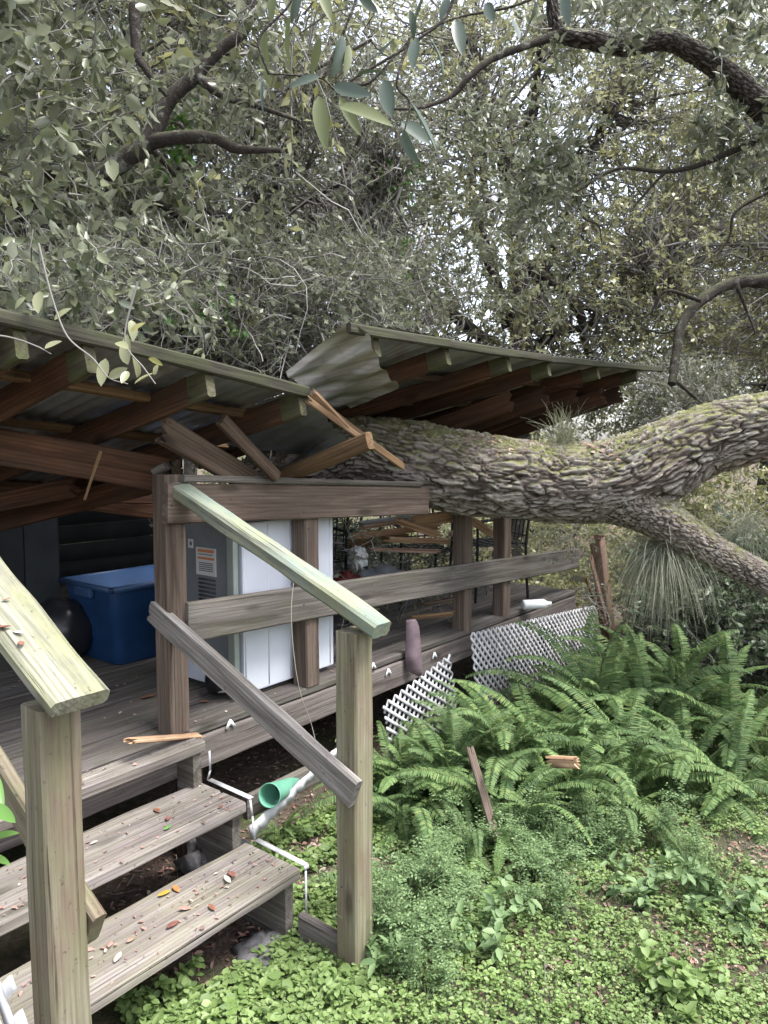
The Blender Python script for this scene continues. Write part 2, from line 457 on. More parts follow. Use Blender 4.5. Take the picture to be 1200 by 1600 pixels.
def add_tube(g, pts, rad, ns=8, rough=0, seed=0, smoothn=0):
    if smoothn:
        p = catmull(pts, smoothn); r = np.interp(np.linspace(0, 1, len(p)), np.linspace(0, 1, len(pts)), np.broadcast_to(rad, (len(pts),)))
        pts, rad = p, r
    V, F, _ = tube_arr(pts, rad, ns, rough, seed); g.add(V, F)
    K = len(pts)
    if ns >= 4:
        V0 = np.vstack([V[:ns], np.mean(V[:ns], 0)]); g.add(V0, [((j + 1) % ns, j, ns) for j in range(ns)])
        V1 = np.vstack([V[-ns:], np.mean(V[-ns:], 0)]); g.add(V1, [(j, (j + 1) % ns, ns) for j in range(ns)])
def box_arr(c, sx, sy, sz, ax=(Vector((1, 0, 0)), Vector((0, 1, 0)), Vector((0, 0, 1)))):
    V = []
    for k in (-1, 1):
        for j in (-1, 1):
            for i in (-1, 1):
                V.append(Vector(c) + ax[0] * i * sx / 2 + ax[1] * j * sy / 2 + ax[2] * k * sz / 2)
    F = [(0, 2, 3, 1), (4, 5, 7, 6), (0, 1, 5, 4), (2, 6, 7, 3), (0, 4, 6, 2), (1, 3, 7, 5)]
    return [tuple(v) for v in V], F
def bev_box(name, c, sx, sy, sz, mat, parent=None, ax=None, bev=.006, taper=None, label=None):
    import bmesh
    bm = bmesh.new(); bmesh.ops.create_cube(bm, size=1)
    for v in bm.verts:
        k = 1.0
        if taper and v.co.z < 0: k = taper
        v.co.x *= sx * k; v.co.y *= sy * k; v.co.z *= sz
    if bev: bmesh.ops.bevel(bm, geom=bm.edges[:] + bm.verts[:], offset=bev, segments=2, affect='EDGES', profile=.6)
    me = bpy.data.meshes.new(name); bm.to_mesh(me); bm.free(); me.materials.append(mat)
    a = ax or (R, D, Z)
    c = Vector(c)
    mw = Matrix(((a[0].x, a[1].x, a[2].x, c.x), (a[0].y, a[1].y, a[2].y, c.y), (a[0].z, a[1].z, a[2].z, c.z), (0, 0, 0, 1)))
    return link(name, me, parent, mw, label)
AXD = (R, -D, Z)

# ---- foliage arrays
def unit(a): return a / (np.linalg.norm(a, axis=-1, keepdims=True) + 1e-9)
def leaves6(g, P, A, N, L, Wd, fold=.25, curl=.15):
    """P base points, A axis, N face normal; a six-point folded leaf each"""
    A = unit(A); S = unit(np.cross(A, N)); N = np.cross(S, A)
    L = L[:, None]; w = (Wd[:, None])
    b = P; t = P + A * L - N * L * curl
    m1 = P + A * L * .33 + N * 0; m2 = P + A * L * .72 - N * L * curl * .5
    up = N * w * fold
    V = np.stack([b, m1 + S * w * .95 + up, m2 + S * w * .8 + up, t, m2 - S * w * .8 + up, m1 - S * w * .95 + up], 1).reshape(-1, 3)
    i = (np.arange(len(P)) * 6)[:, None]
    F = np.vstack([i + np.array([[0, 1, 2, 3]]), i + np.array([[0, 3, 4, 5]])])
    g.add(V, F)
def leaves4(g, P, A, N, L, Wd):
    A = unit(A); S = unit(np.cross(A, N)); N = np.cross(S, A)
    L = L[:, None]; w = Wd[:, None]
    V = np.stack([P, P + A * L * .5 + S * w, P + A * L - N * L * .15, P + A * L * .5 - S * w], 1).reshape(-1, 3)
    i = (np.arange(len(P)) * 4)[:, None]
    g.add(V, i + np.array([[0, 1, 2, 3]]))
def strands(g, P, rad, ns=3):
    """P (n,K,3) many thin stems in one go"""
    n, K, _ = P.shape
    T = unit(np.gradient(P, axis=1)); ref = np.array([.31, .17, .93])
    N = unit(np.cross(T, ref)); B = np.cross(T, N)
    a = np.linspace(0, 2 * math.pi, ns, endpoint=False)
    r = np.broadcast_to(rad, (n, K))[..., None, None]
    V = P[:, :, None, :] + r * (np.cos(a)[None, None, :, None] * N[:, :, None, :] + np.sin(a)[None, None, :, None] * B[:, :, None, :])
    base = (np.arange(n) * K * ns)[:, None, None]; i = (np.arange(K - 1) * ns)[None, :, None]; j = np.arange(ns)[None, None, :]
    A = base + i + j; Bq = base + i + (j + 1) % ns
    g.add(V.reshape(-1, 3), np.stack([A, Bq, Bq + ns, A + ns], -1).reshape(-1, 4))
def curves(r, P0, Dr, L, K, wob, droop):
    """n wandering polylines starting at P0 along Dr"""
    n = len(P0); P = np.zeros((n, K, 3)); P[:, 0] = P0; d = unit(Dr)
    bendv = r.normal(0, 1, (n, 3)) * wob
    for k in range(1, K):
        d = unit(d + bendv * .5 + r.normal(0, 1, (n, 3)) * wob * .8 + np.array([0, 0, -droop]))
        P[:, k] = P[:, k - 1] + d * (L / (K - 1))[:, None]
    return P
def foliage(r, C, out, nt, tl, nl, ll, lr, gl, gt, six=False, droop=.05, wob=.3, trad=.004, spread=1.0, side=0, upl=.5):
    """sprays of twigs at points C heading out; leaves go to gl, twigs to gt"""
    n = len(C); Cn = np.repeat(C, nt, 0); On = np.repeat(out, nt, 0)
    d = unit(On * .8 + r.normal(0, spread, (n * nt, 3)))
    L = tl * r.uniform(.5, 1.3, n * nt); K = 5
    P = curves(r, Cn + r.normal(0, .04, (n * nt, 3)), d, L, K, wob, droop)
    rad = np.linspace(trad, trad * .35, K)[None, :] * r.uniform(.6, 1.4, (n * nt, 1))
    strands(gt, P, rad)
    if side:
        k = r.integers(1, K - 1, (n * nt, side)); b = P[np.arange(n * nt)[:, None], k].reshape(-1, 3)
        dd = unit(r.normal(0, 1, b.shape) + np.repeat(d, side, 0) * .7)
        P2 = curves(r, b, dd, tl * .5 * r.uniform(.4, 1.2, len(b)), 4, wob, droop)
        strands(gt, P2, np.linspace(trad * .6, trad * .25, 4)[None, :] * np.ones((len(b), 1)))
    if nl:
        m = n * nt * nl; ti = np.repeat(np.arange(n * nt), nl); s = r.uniform(.25, 1, m) * (K - 1)
        k0 = np.minimum(s.astype(int), K - 2); f = (s - k0)[:, None]
        base = P[ti, k0] * (1 - f) + P[ti, k0 + 1] * f; ax = unit(P[ti, k0 + 1] - P[ti, k0])
        A = unit(ax * .6 + r.normal(0, .75, (m, 3)) + np.array([0, 0, -.05])); N = unit(r.normal(0, .7, (m, 3)) + np.array([0, 0, upl]))
        Ls = ll * r.uniform(.6, 1.3, m); Wd = Ls * lr * r.uniform(.8, 1.2, m)
        if six: leaves6(gl, base, A, N, Ls, Wd)
        else: leaves4(gl, base, A, N, Ls, Wd)
    return P

#SECTION_BUILD
# ================================================================== ground
def ground():
    gx = np.concatenate([np.arange(-60, -4, 4.), np.arange(-4, 7, .08), np.arange(7, 61, 4.)])
    gy = np.concatenate([np.arange(-60, 0, 4.), np.arange(0, 8, .08), np.arange(8, 120, 5.)])
    X, Y = np.meshgrid(gx, gy, indexing='ij')
    Zg = np.array([[noise.noise(Vector((x * 1.2, y * 1.2, 0))) * .035 + noise.noise(Vector((x * 7, y * 7, 3))) * .012 - .02 for y in gy] for x in gx])
    V = np.stack([X, Y, Zg], -1).reshape(-1, 3); ny = len(gy)
    i = np.arange(len(gx) - 1)[:, None]; j = np.arange(ny - 1)[None, :]
    a = i * ny + j
    F = np.stack([a, a + ny, a + ny + 1, a + 1], -1).reshape(-1, 4)
    k = NT('leaf_strewn_soil')
    g = k.n('NewGeometry').outputs['Position']
    vo = k.n('TexVoronoi'); vo.inputs['Scale'].default_value = 38; k.l(g, vo.inputs['Vector'])
    c = k.ramp(k.noise(g, 30, 6, .7), [(.3, (.07, .052, .044)), (.5, (.145, .108, .09)), (.7, (.24, .19, .165))])
    c = k.mix(.35, c, k.mix(.7, vo.outputs['Color'], (.24, .18, .15)), 'MULTIPLY')
    c = k.mix(k.ramp(k.noise(g, 1.6, 4, .6), [(.45, 0.0), (.62, .6)]), c, (.07, .10, .035))
    k.bump(k.noise(g, 60, 5, .7), 1.0, .02)
    m = k.fin(c, .95, .1)
    o = link('ground', mesh_np('ground', V, [F], m, True)); kind(o, 'structure')
ground()
def gz(x, y):
    return noise.noise(Vector((x * 1.2, y * 1.2, 0))) * .035 + noise.noise(Vector((x * 7, y * 7, 3))) * .012 - .02

# ================================================================== deck
VF = -.12                                     # front edge of the deck
deck = thing('wooden_deck', 'weathered grey raised wooden deck floor with rim board, crushed under the roof', 'deck', W(0, VF, 0))
g = []
U0, U1 = -3.6, 4.0
k = 0
for i in range(26):
    v0 = VF - .006 - i * .145
    a = W(U0 + random.uniform(-.02, .0), v0 - .07, ZD - .019 + random.uniform(-.002, .002))
    b = W(U1, v0 - .07, ZD - .019 + random.uniform(-.002, .002))
    g.append((a, b))
def merged_boards(name, specs, mat, parent):
    """boards that read as one surface (planks of a floor) as one mesh"""
    Vs = []; Fs = []; n = 0
    x, y, z = frame(R, D)
    base = specs[0][0]
    for q, (a, b, w_, t_) in enumerate(specs):
        me = board_mesh((b - a).length, w_, t_, mat, seed=q + 91, nseg=24)
        off = a - base; lo = (off.dot(x), off.dot(y), off.dot(z))
        for v in me.vertices: Vs.append((v.co.x + lo[0], v.co.y + lo[1], v.co.z + lo[2]))
        for p in me.polygons: Fs.append([i + n for i in p.vertices])
        n = len(Vs); bpy.data.meshes.remove(me)
    me = bpy.data.meshes.new(name); me.from_pydata(Vs, [], Fs); me.materials.append(mat)
    mw = Matrix(((x.x, y.x, z.x, base.x), (x.y, y.y, z.y, base.y), (x.z, y.z, z.z, base.z), (0, 0, 0, 1)))
    return link(name, me, parent, mw)
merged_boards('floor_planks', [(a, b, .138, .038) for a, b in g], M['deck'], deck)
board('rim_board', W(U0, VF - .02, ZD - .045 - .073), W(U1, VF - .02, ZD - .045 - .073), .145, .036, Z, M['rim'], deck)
for uu in np.arange(-3.2, 4.0, .61):
    board('joist', W(uu, VF - .045, ZD - .118), W(uu, -3.7, ZD - .118), .14, .038, Z, M['dark'], deck)
for uu, vv in ((0.1, -.25), (1.9, -.25), (3.7, -.25), (-1.9, -.25), (.1, -2), (1.9, -2), (3.7, -2)):
    board('support_post', W(uu, vv, -.05), W(uu, vv, ZD - .19), .09, .09, R, M['dark'], deck)

# ---- railing
rail = thing('deck_railing', 'weathered brown railing of square posts and wide boards along the deck front', 'railing', W(0, VF, ZD))
uA = UVZ(P_z(275, 1143, ZD))[0]
VP_ = VF - .052
def post(u, ztop, z0=ZD, w_=.098, v=VP_, mat='brown', name='post', par=rail, lean=(0, 0), **kk):
    return board(name, W(u, v, z0), W(u + lean[0], v + lean[1], ztop), w_, w_, R, M[mat], par, **kk)
post(uA, 1.70)
for px, zt in ((478, 1.62), (722, 1.56), (783, 1.55)):
    post(UVZ(P_v(px, 950, VP_))[0], zt, z0=ZD - (.0 if px == 478 else .02), mat='brown')
# top rail (wide board on edge on the outer face)
a = P_v(258, 787, VF + .0); b = P_v(672, 782, VF + .0)
board('top_rail', a, b, .165, .036, Z, M['brown'], rail, jag1=.22, cut0=.0)
cap0 = W(uA + .02, VF - .03, UVZ(a)[2] + .1); cap1 = W(UVZ(b)[0] - .1, VF - .03, UVZ(b)[2] + .1)
board('cap_rail', cap0, cap1, .12, .03, D, M['grey'], rail, jag1=.1)
a = P_v(290, 973, VF + .0); b = P_v(902, 872, VF + .0)
board('middle_rail', a, b, .17, .036, Z, M['grey'], rail)
# splintered far post
VP2 = VF + .06
sp = thing('splintered_post', 'snapped deck post with torn reddish splinters at the far end of the deck', 'post', P_v(952, 995, VF))
p0 = P_v(952, 1005, VP2); p1 = P_v(932, 835, VP2)
board('post_stub', p0, p1, .12, .10, R, M['torn'], sp, jag1=.35)
for dx, dy, q in ((-6, 18, .06), (10, 30, .045), (20, 48, .05), (2, 60, .05), (-14, 50, .035)):
    board('splinter', p0 + (p1 - p0) * .05 + R * dx * .003 + D * .03, P_v(928 + dx, 850 + dy, VF + .07), q, .018, R, M['torn'] if dx != -14 else M['purlin'], sp, jag1=.14, jag0=.05)

# ================================================================== steps
steps = thing('wooden_steps', 'three weathered grey wooden steps with moss leading up to the deck', 'steps', W(-.7, .3, 0))
UL = -1.62
def tread(name, v0, v1, zt, mat, t=.046, lab=None, u1=0.0):
    vm = (v0 + v1) / 2; n = 2; ww = (v1 - v0) / n
    specs = []
    for i in range(n):
        vc = v0 + ww * (i + .5)
        specs.append((W(UL, vc, zt - t / 2), W(u1, vc + (random.uniform(-.002, .002)), zt - t / 2), ww - .005, t))
    o = merged_boards(name, specs, mat, steps)
    if lab: o['label'] = lab
    return o
tread('tread', -.117, .0, .606, M['tread'], t=.05)
tread('tread', -.060, .246, .417, M['tread'])
tread('tread', .228, .541, .250, M['treadmoss'], lab='greenish mossy bottom tread with fallen leaves')
def stringer(u, mat, th=.04):
    prof = [(-.12, .30), (-.12, .553), (-.012, .553), (-.012, .368), (.225, .368), (.225, .20), (.515, .20), (.515, -.03), (.30, -.03)]
    V = []; n = len(prof)
    for q in (-1, 1):
        for v, z in prof: V.append((v, q * th / 2, z))
    F = [tuple(range(n)), tuple(range(n, 2 * n))[::-1]] + [(i, i + n, (i + 1) % n + n, (i + 1) % n) for i in range(n)]
    me = bpy.data.meshes.new('stringer'); me.from_pydata(V, [], F); me.materials.append(mat)
    c = W(u, 0, 0)
    return link('stringer', me, steps, Matrix(((D.x, R.x, 0, c.x), (D.y, R.y, 0, c.y), (0, 0, 1, 0), (0, 0, 0, 1))))
stringer(-.035, M['grey']); stringer(-1.5, M['grey'])
# white vinyl edging that follows the step ends
g = Geo()
prof = [(.004, .56), (.006, .475), (-.012, .43), (-.01, .428), (.25, .424), (.262, .36), (.275, .262), (.545, .256), (.552, .24), (.553, .02)]
pts = [W(.012, v, z) for v, z in prof]
for p, q in zip(pts, pts[1:]):
    if (q - p).length < .012: continue
    x, y, z = frame(q - p, R)
    flat = abs((q - p).z) < .03
    Vb, Fb = box_arr((p + q) / 2 + (R * .012 + Z * .002 if flat else R * .004), (q - p).length - .002, .024 if flat else .010, .002, (x, y, z)); g.add(Vb, Fb)
link('edge_trim', g.mesh('edge_trim', M['vinyl']), steps)
# lower end board on the ground, running out to the post
board('kick_board', W(-.02, .56, .03), W(-.01, .80, .02), .14, .035, Z, M['grey'], steps)

# ---- white lattice edge strip hanging off the step, cup, board
def lattice_panel(name, p, ex, ey, wd, ht, pitch=.052, sw=.017, th=.006, mat=None, parent=None, rag=0):
    """diagonal slats clipped to a wd x ht panel at p, axes ex / ey"""
    g = Geo(); ez = ex.cross(ey).normalized()
    rd = random.Random(5)
    for s, off in ((1, 0), (-1, 1)):
        c = -ht - wd
        while c < wd + ht:
            # line y = s*x + c'
            pts = []
            if s == 1: x0, x1 = max(0, -c), min(wd, ht - c); f = lambda x: x + c
            else: cc = c + ht; x0, x1 = max(0, cc - ht), min(wd, cc); f = lambda x: cc - x
            if x1 - x0 > .02:
                r0, r1 = rd.uniform(0, rag), rd.uniform(0, rag)
                if s == 1: x1 = max(x0 + .01, x1 - r1)
                else: x0 = min(x1 - .01, x0 + r1)
                a = p + ex * x0 + ey * f(x0) + ez * off * th; b = p + ex * x1 + ey * f(x1) + ez * off * th
                x, y, z = frame(b - a, ez.cross(b - a))
                Vb, Fb = box_arr((a + b) / 2, (b - a).length, sw, th, (x, y, z)); g.add(Vb, Fb)
            c += pitch * 1.4142
    return link(name, g.mesh(name, mat or M['vinyl']), parent)
p0 = P_v(735, 990, -.02); p1 = P_v(930, 946, -.02)
ex = (p1 - p0).normalized(); down = (-Z + D * .12).normalized()
o = lattice_panel('lattice_skirt', p0, ex, down, (p1 - p0).length, .52, pitch=.045, rag=.01)
tag(o, 'white diagonal lattice panel leaning behind the ferns under the railing', 'lattice')
p0 = P_v(598, 1102, -.05); p1 = P_v(704, 1022, -.05)
ex = (p1 - p0).normalized(); down = (-Z + D * .05); down = (down - ex * down.dot(ex) * .9).normalized()
o = lattice_panel('lattice_skirt', p0, ex, down, (p1 - p0).length, .5, pitch=.045, rag=.01)
tag(o, 'slumped white lattice panel right of the corner stair post, below the mauve blade', 'lattice')
p0 = P_v(-30, 1525, .60); p1 = P_v(56, 1590, .60)
q = W(-1.62, .56, .21); q2 = W(-1.3, .62, .21)
o = lattice_panel('lattice_skirt', P_u(0, 1528, -1.44) - D * .25, (D - Z * .0).normalized(), -Z, .30, .3, pitch=.045, sw=.02)
tag(o, 'white lattice piece under the left end of the bottom step', 'lattice')
# scalloped white strip
pa = P_v(391, 1302, .20); pb = P_v(528, 1172, .20)
g = Geo(); x, y, z = frame(pb - pa, Z); n = 34; L = (pb - pa).length
Vv = []; 
for i in range(n + 1):
    f = i / n; wv = .004 * math.sin(f * 60) ; hw = .030 - .014 * f + .004 * math.sin(f * 47 + 1)
    for s, t in ((-1, -.004), (1, -.004), (1, .004), (-1, .004)):
        Vv.append(tuple(pa + x * f * L + y * (s * hw) + z * (t + wv)))
F = [(i * 4 + j, i * 4 + (j + 1) % 4, i * 4 + 4 + (j + 1) % 4, i * 4 + 4 + j) for i in range(n) for j in range(4)]
g.add(Vv, F + [(0, 3, 2, 1), (n * 4, n * 4 + 1, n * 4 + 2, n * 4 + 3)])
o = link('lattice_strip', g.mesh('lattice_strip', M['vinyl'])); tag(o, 'wavy broken white vinyl strip slanting up from the steps beside the green cup', 'vinyl strip')
pa = P_v(383, 1262, .12); pb = P_v(500, 1205, .12)
o = board('ground_board', pa, pb, .10, .03, Z, M['grey']); tag(o, 'grey plank on edge under the deck behind the green cup', 'plank')
# green cup lying on its side
def lathe(g, p, ax, prof, ns=28):
    ax = Vector(ax).normalized(); x, y, z = frame(ax, (.3, .2, 1))
    V = []
    for s, r_ in prof:
        for j in range(ns):
            a_ = 2 * math.pi * j / ns; V.append(tuple(Vector(p) + x * s + (y * math.cos(a_) + z * math.sin(a_)) * r_))
    F = [(i * ns + j, i * ns + (j + 1) % ns, (i + 1) * ns + (j + 1) % ns, (i + 1) * ns + j) for i in range(len(prof) - 1) for j in range(ns)]
    g.add(V, F)
ca = P_v(421, 1243, .22); cb = P_v(460, 1224, .12)
ax = (cb - ca); L = ax.length * 1.0
g = Geo(); lathe(g, ca, ax, [(0, .046), (-.002, .049), (.003, .050), (.01, .047), (L, .030), (L + .002, .027), (L + .001, .0)])
lathe(g, ca, ax, [(0, .046), (.01, .0445), (L - .004, .028), (L - .004, .0)])
o = link('cup', g.mesh('cup', M['green'], True)); tag(o, 'mint green plastic cup lying on its side beside the steps', 'cup')

# ================================================================== stair handrails
hr = thing('stair_handrail', 'handrail on the right of the steps with a pale green sloping top board', 'handrail', C0)
uC, vC, _ = UVZ(C0)
ptop = P_v(552, 985, vC)
board('post', W(uC, vC, -.15), W(uC, vC, UVZ(ptop)[2]), .094, .094, R, M['post'], hr, wob=.002)
a = P_u(276, 762, uC - .01); b = P_u(597, 984, uC + .0)
dirr = (b - a).normalized()
board('top_rail', a, b, .092, .055, R, M['railgreen'], hr, cut1=0, wob=.005, bev=.009)
slope = UVZ(b - a + O)
# lower sloping board on the inner faces of the posts
a2 = P_u(238, 953, uC - .068); b2 = P_u(556, 1240, uC - .068)
board('lower_rail', a2, b2, .105, .036, Z, M['brace'], hr, jag0=.02, wob=.003)
# left
b3 = P_pl(78, 1110, C0, D); uB = UVZ(b3)[0]
hl = thing('stair_handrail', 'handrail on the left of the steps with a yellow mossy top board, nearest the camera', 'handrail', W(uB, vC, 0))
board('post', W(uB, vC, -.15), W(uB, vC, UVZ(P_v(78, 1098, vC))[2]), .094, .094, R, M['post'], hl, wob=.003)
b4 = P_u(127, 1098, uB + .0); a4 = P_u(-25, 905, uB)
sl = (a4 - b4).normalized()
board('top_rail', b4 + sl * 1.2, b4, .135, .040, R, M['rail'], hl, wob=.004, bev=.009)
a5 = P_u(0, 1212, uB + .068); b5 = P_u(150, 1452, uB + .068)
board('lower_rail', a5 + (a5 - b5) * .4, b5, .095, .036, Z, M['post'], hl)

# ================================================================== roofs
S12 = math.radians(12)
RD = (-D * math.cos(S12) - Z * math.sin(S12))          # down the rafters, into the deck
def sheet_mesh(near, back, mat, pitch=.0677, amp=.005, nv=8, sag=0, shift=0):
    """ruled corrugated sheet between two polylines (list of points) with the same number of points"""
    near = [Vector(p) for p in near]; back = [Vector(p) for p in back]
    ln = [0]
    for p, q in zip(near, near[1:]): ln.append(ln[-1] + (q - p).length)
    L = ln[-1]; n = int(L / pitch * 8)
    def at(pl, s):
        for i in range(len(ln) - 1):
            if s <= ln[i + 1] + 1e-9:
                f = (s - ln[i]) / (ln[i + 1] - ln[i]); return pl[i].lerp(pl[i + 1], f)
        return pl[-1]
    V = []; 
    A = [at(near, L * i / n) for i in range(n + 1)]; B = [at(back, L * i / n) for i in range(n + 1)]
    for i in range(n + 1):
        t = (A[min(i + 1, n)] - A[max(i - 1, 0)]); nn = t.cross(B[i] - A[i]).normalized()
        if nn.z < 0: nn = -nn
        h = amp * math.cos(2 * math.pi * (L * i / n) / pitch)
        for j in range(nv + 1):
            f = j / nv
            V.append(tuple(A[i].lerp(B[i], f) + nn * (h + noise.noise(Vector((i * .02, f * 3, shift))) * .01)))
    F = [(i * (nv + 1) + j, (i + 1) * (nv + 1) + j, (i + 1) * (nv + 1) + j + 1, i * (nv + 1) + j + 1) for i in range(n) for j in range(nv)]
    me = bpy.data.meshes.new('sheet'); me.from_pydata(V, [], F); me.materials.append(mat)
    me.polygons.foreach_set('use_smooth', [True] * len(F)); me.update()
    return me
# --- left section
VE = .16
rl = thing('porch_roof', 'collapsed left half of the tin porch roof with red-brown rafters above the steps', 'roof', W(-.3, VE, 1.8))
eL = [P_v(-260, 425, VE), P_v(0, 492, VE), P_v(240, 548, VE), P_v(472, 606, VE)]
eL.append(P_v(560, 682, VE + .02))
LB = 3.3
back = [p + RD * LB for p in eL]
me = sheet_mesh([p + Z * .012 for p in eL[:4]], [p + Z * .012 for p in back[:4]], M['metal'])
link('roof_sheet', me, rl)
# torn sheet that droops past the last sound rafter
n1 = [eL[3] + Z * .0, P_v(520, 668, VE - .1), P_v(552, 690, VE - .16)]
b1 = [eL[3] + RD * .95, P_v(470, 712, -.75), P_v(428, 738, -.75)]
link('bent_roof_sheet', sheet_mesh(n1, b1, M['metal'], pitch=.0677), rl)
def ptL(px, s, below=0):
    """point at image column px on the left eave, s metres down the rafter"""
    for p, q, pa_, qa in zip(eL, eL[1:], (-260, 0, 240, 472), (0, 240, 472, 560)):
        if px <= qa:
            f = (px - pa_) / (qa - pa_); return p.lerp(q, f) + RD * s - Z * below
board('eave_board', P_v(-260, 430, VE + .02), P_v(480, 612, VE + .02), .05, .03, Z, M['fascia'], rl, wob=.003)
for px, jg in ((-100, 0), (22, 0), (125, 0), (312, 0), (466, 0)):
    p = ptL(px, .0, .075)
    board('rafter', p + RD * .10, p + RD * 3.2, .105, .038, Z, M['red'], rl, jag1=.1)
    board('rafter_tail', p - RD * .02, p + RD * .097, .105, .0385, Z, M['redend'], rl, label='greenish mossy rafter end')
for s in (.38, 1.0, 1.65, 2.3):
    a = ptL(-240, s, .035); b = ptL(468, s, .035)
    board('purlin', a + R * -.1 - Z*.0, b + R * (.12 if s < .5 else .4), .085, .036, D, M['purlin'], rl, jag1=.1)
# broken rafter past the section end
a = P_d(578, 688, 3.15); b = P_d(425, 752, 3.75)
board('broken_rafter', a, b, .075, .036, Z, M['purlin'], rl, jag1=.05)
# splintered eave board
a = P_v(478, 622, VE + .05); b = P_v(585, 697, VE + .02)
board('splintered_eave', a, b, .03, .014, Z, M['raw'], rl, jag0=.12, jag1=.08)
board('splintered_eave', a + Z * .018 + R * .02, b + Z * .012, .022, .012, Z, M['purlin'], rl, jag0=.08, jag1=.08)
board('splintered_eave', P_v(488, 608, VE + .08), P_v(545, 668, VE + .06), .014, .008, Z, M['raw'], rl, jag0=.04)
board('splintered_eave', P_v(575, 690, VE + .05), P_v(634, 732, VE + .03), .035, .016, Z, M['purlin'], rl, jag1=.1)
# header beam and braces
o = board('header_beam', P_d(-120, 676, 2.95), P_d(262, 744, 3.22), .15, .05, Z, M['red'], rl, jag1=.05)
board('rafter_brace', P_d(250, 668, 2.95), P_d(395, 755, 3.35), .12, .036, Z - D * .2, M['dark'], rl, jag0=.05)
board('rafter_brace', P_d(345, 655, 3.08), P_d(432, 745, 3.35), .055, .036, Z, M['dark'], rl)
board('rafter_splinter', P_d(158, 705, 2.8), P_d(132, 782, 2.8), .012, .006, R, M['purlin'], rl, jag1=.06)
for (x0, y0, d0, x1, y1, d1, ww) in ((-60, 830, 4.3, 245, 752, 3.9, .12), (-80, 800, 3.9, 120, 760, 3.7, .10), (-60, 760, 4.6, 250, 800, 4.5, .10), (0, 770, 4.0, 245, 775, 4.2, .09)):
    board('fallen_rafter', P_d(x0, y0, d0), P_d(x1, y1, d1), ww, .038, Z, M['red'], rl, jag1=.05)
board('gusset_board', P_d(243, 738, 3.1), P_d(262, 728, 3.1), .03, .10, Z, M['grey'], rl)

# --- right section
VE2 = .40
rr = thing('porch_roof', 'raised right section of the tin porch roof held up behind the oak trunk', 'roof', P_v(760, 560, VE2))
eR = [P_v(545, 505, VE2), P_v(700, 530, VE2), P_v(860, 556, VE2), P_v(1035, 574, VE2)]
eS = [P_v(578, 512, VE2)] + eR[1:]
me = sheet_mesh([p + Z * .01 for p in eS], [p + Z * .01 + RD * 2.9 + (R * 1.7 if i_ == 0 else R * 0) for i_, p in enumerate(eS)], M['metal'])
link('roof_sheet', me, rr)
board('eave_board', eR[0] - Z * .02, eR[1] - Z * .02, .045, .028, Z, M['fascia'], rr, wob=.003)
board('eave_board', eR[1] - Z * .02, eR[2] - Z * .02, .045, .028, Z, M['fascia'], rr, wob=.003)
board('eave_board', eR[2] - Z * .02, eR[3] - Z * .02, .045, .028, Z, M['fascia'], rr, wob=.003, jag1=.1)
def ptR(px, s, below):
    for p, q, a_, b_ in zip(eR, eR[1:], (545, 700, 860), (700, 860, 1035)):
        if px <= b_: return p.lerp(q, (px - a_) / (b_ - a_)) + RD * s - Z * below
for px in (589, 704, 792, 862, 926, 990):
    p = ptR(px, .02, .07)
    board('rafter', p + RD * .12, p + RD * (2.8 if px > 600 else .42), .10, .04, Z, M['red'], rr)
    board('rafter_tail', p, p + RD * .117, .092, .0405, Z, M['redend'], rr, label='greenish mossy rafter end')
for s in (.5, 1.1, 1.7, 2.4):
    board('purlin', ptR(620 + s * 60, s, .04), ptR(1025, s, .04), .085, .03, D, M['dark'], rr)
# extra lower rafters hanging at the far end
for px, dz in ((940, .15), (985, .17), (900, .17), (1015, .15), (860, .2)):
    p = ptR(px, .25, dz); board('hanging_rafter', p, p + RD * 1.9 - Z * .15, .13, .038, Z, M['red'], rr, jag0=.08)
# curled sheet
nr = [P_v(548, 503, VE2), P_v(566, 512, VE2 + .02), P_v(577, 528, VE2 + .03), P_v(585, 550, VE2 + .03), P_v(598, 578, VE2 + .02), P_v(624, 606, VE2)]
vb_ = VE2 - .46
bk = [P_v(446, 584, vb_), P_v(452, 588, vb_), P_v(462, 598, vb_), P_v(478, 612, vb_), P_v(503, 630, vb_), P_v(548, 637, vb_ + .02)]
def smooth_pl(P): return [Vector(p) for p in catmull([tuple(p) for p in P], 6)]
link('curled_sheet', sheet_mesh(smooth_pl(nr), smooth_pl(bk), M['curl'], pitch=.10, amp=.010, nv=5), rr, label='bent roof sheet end curled downward, showing its streaked green outside')

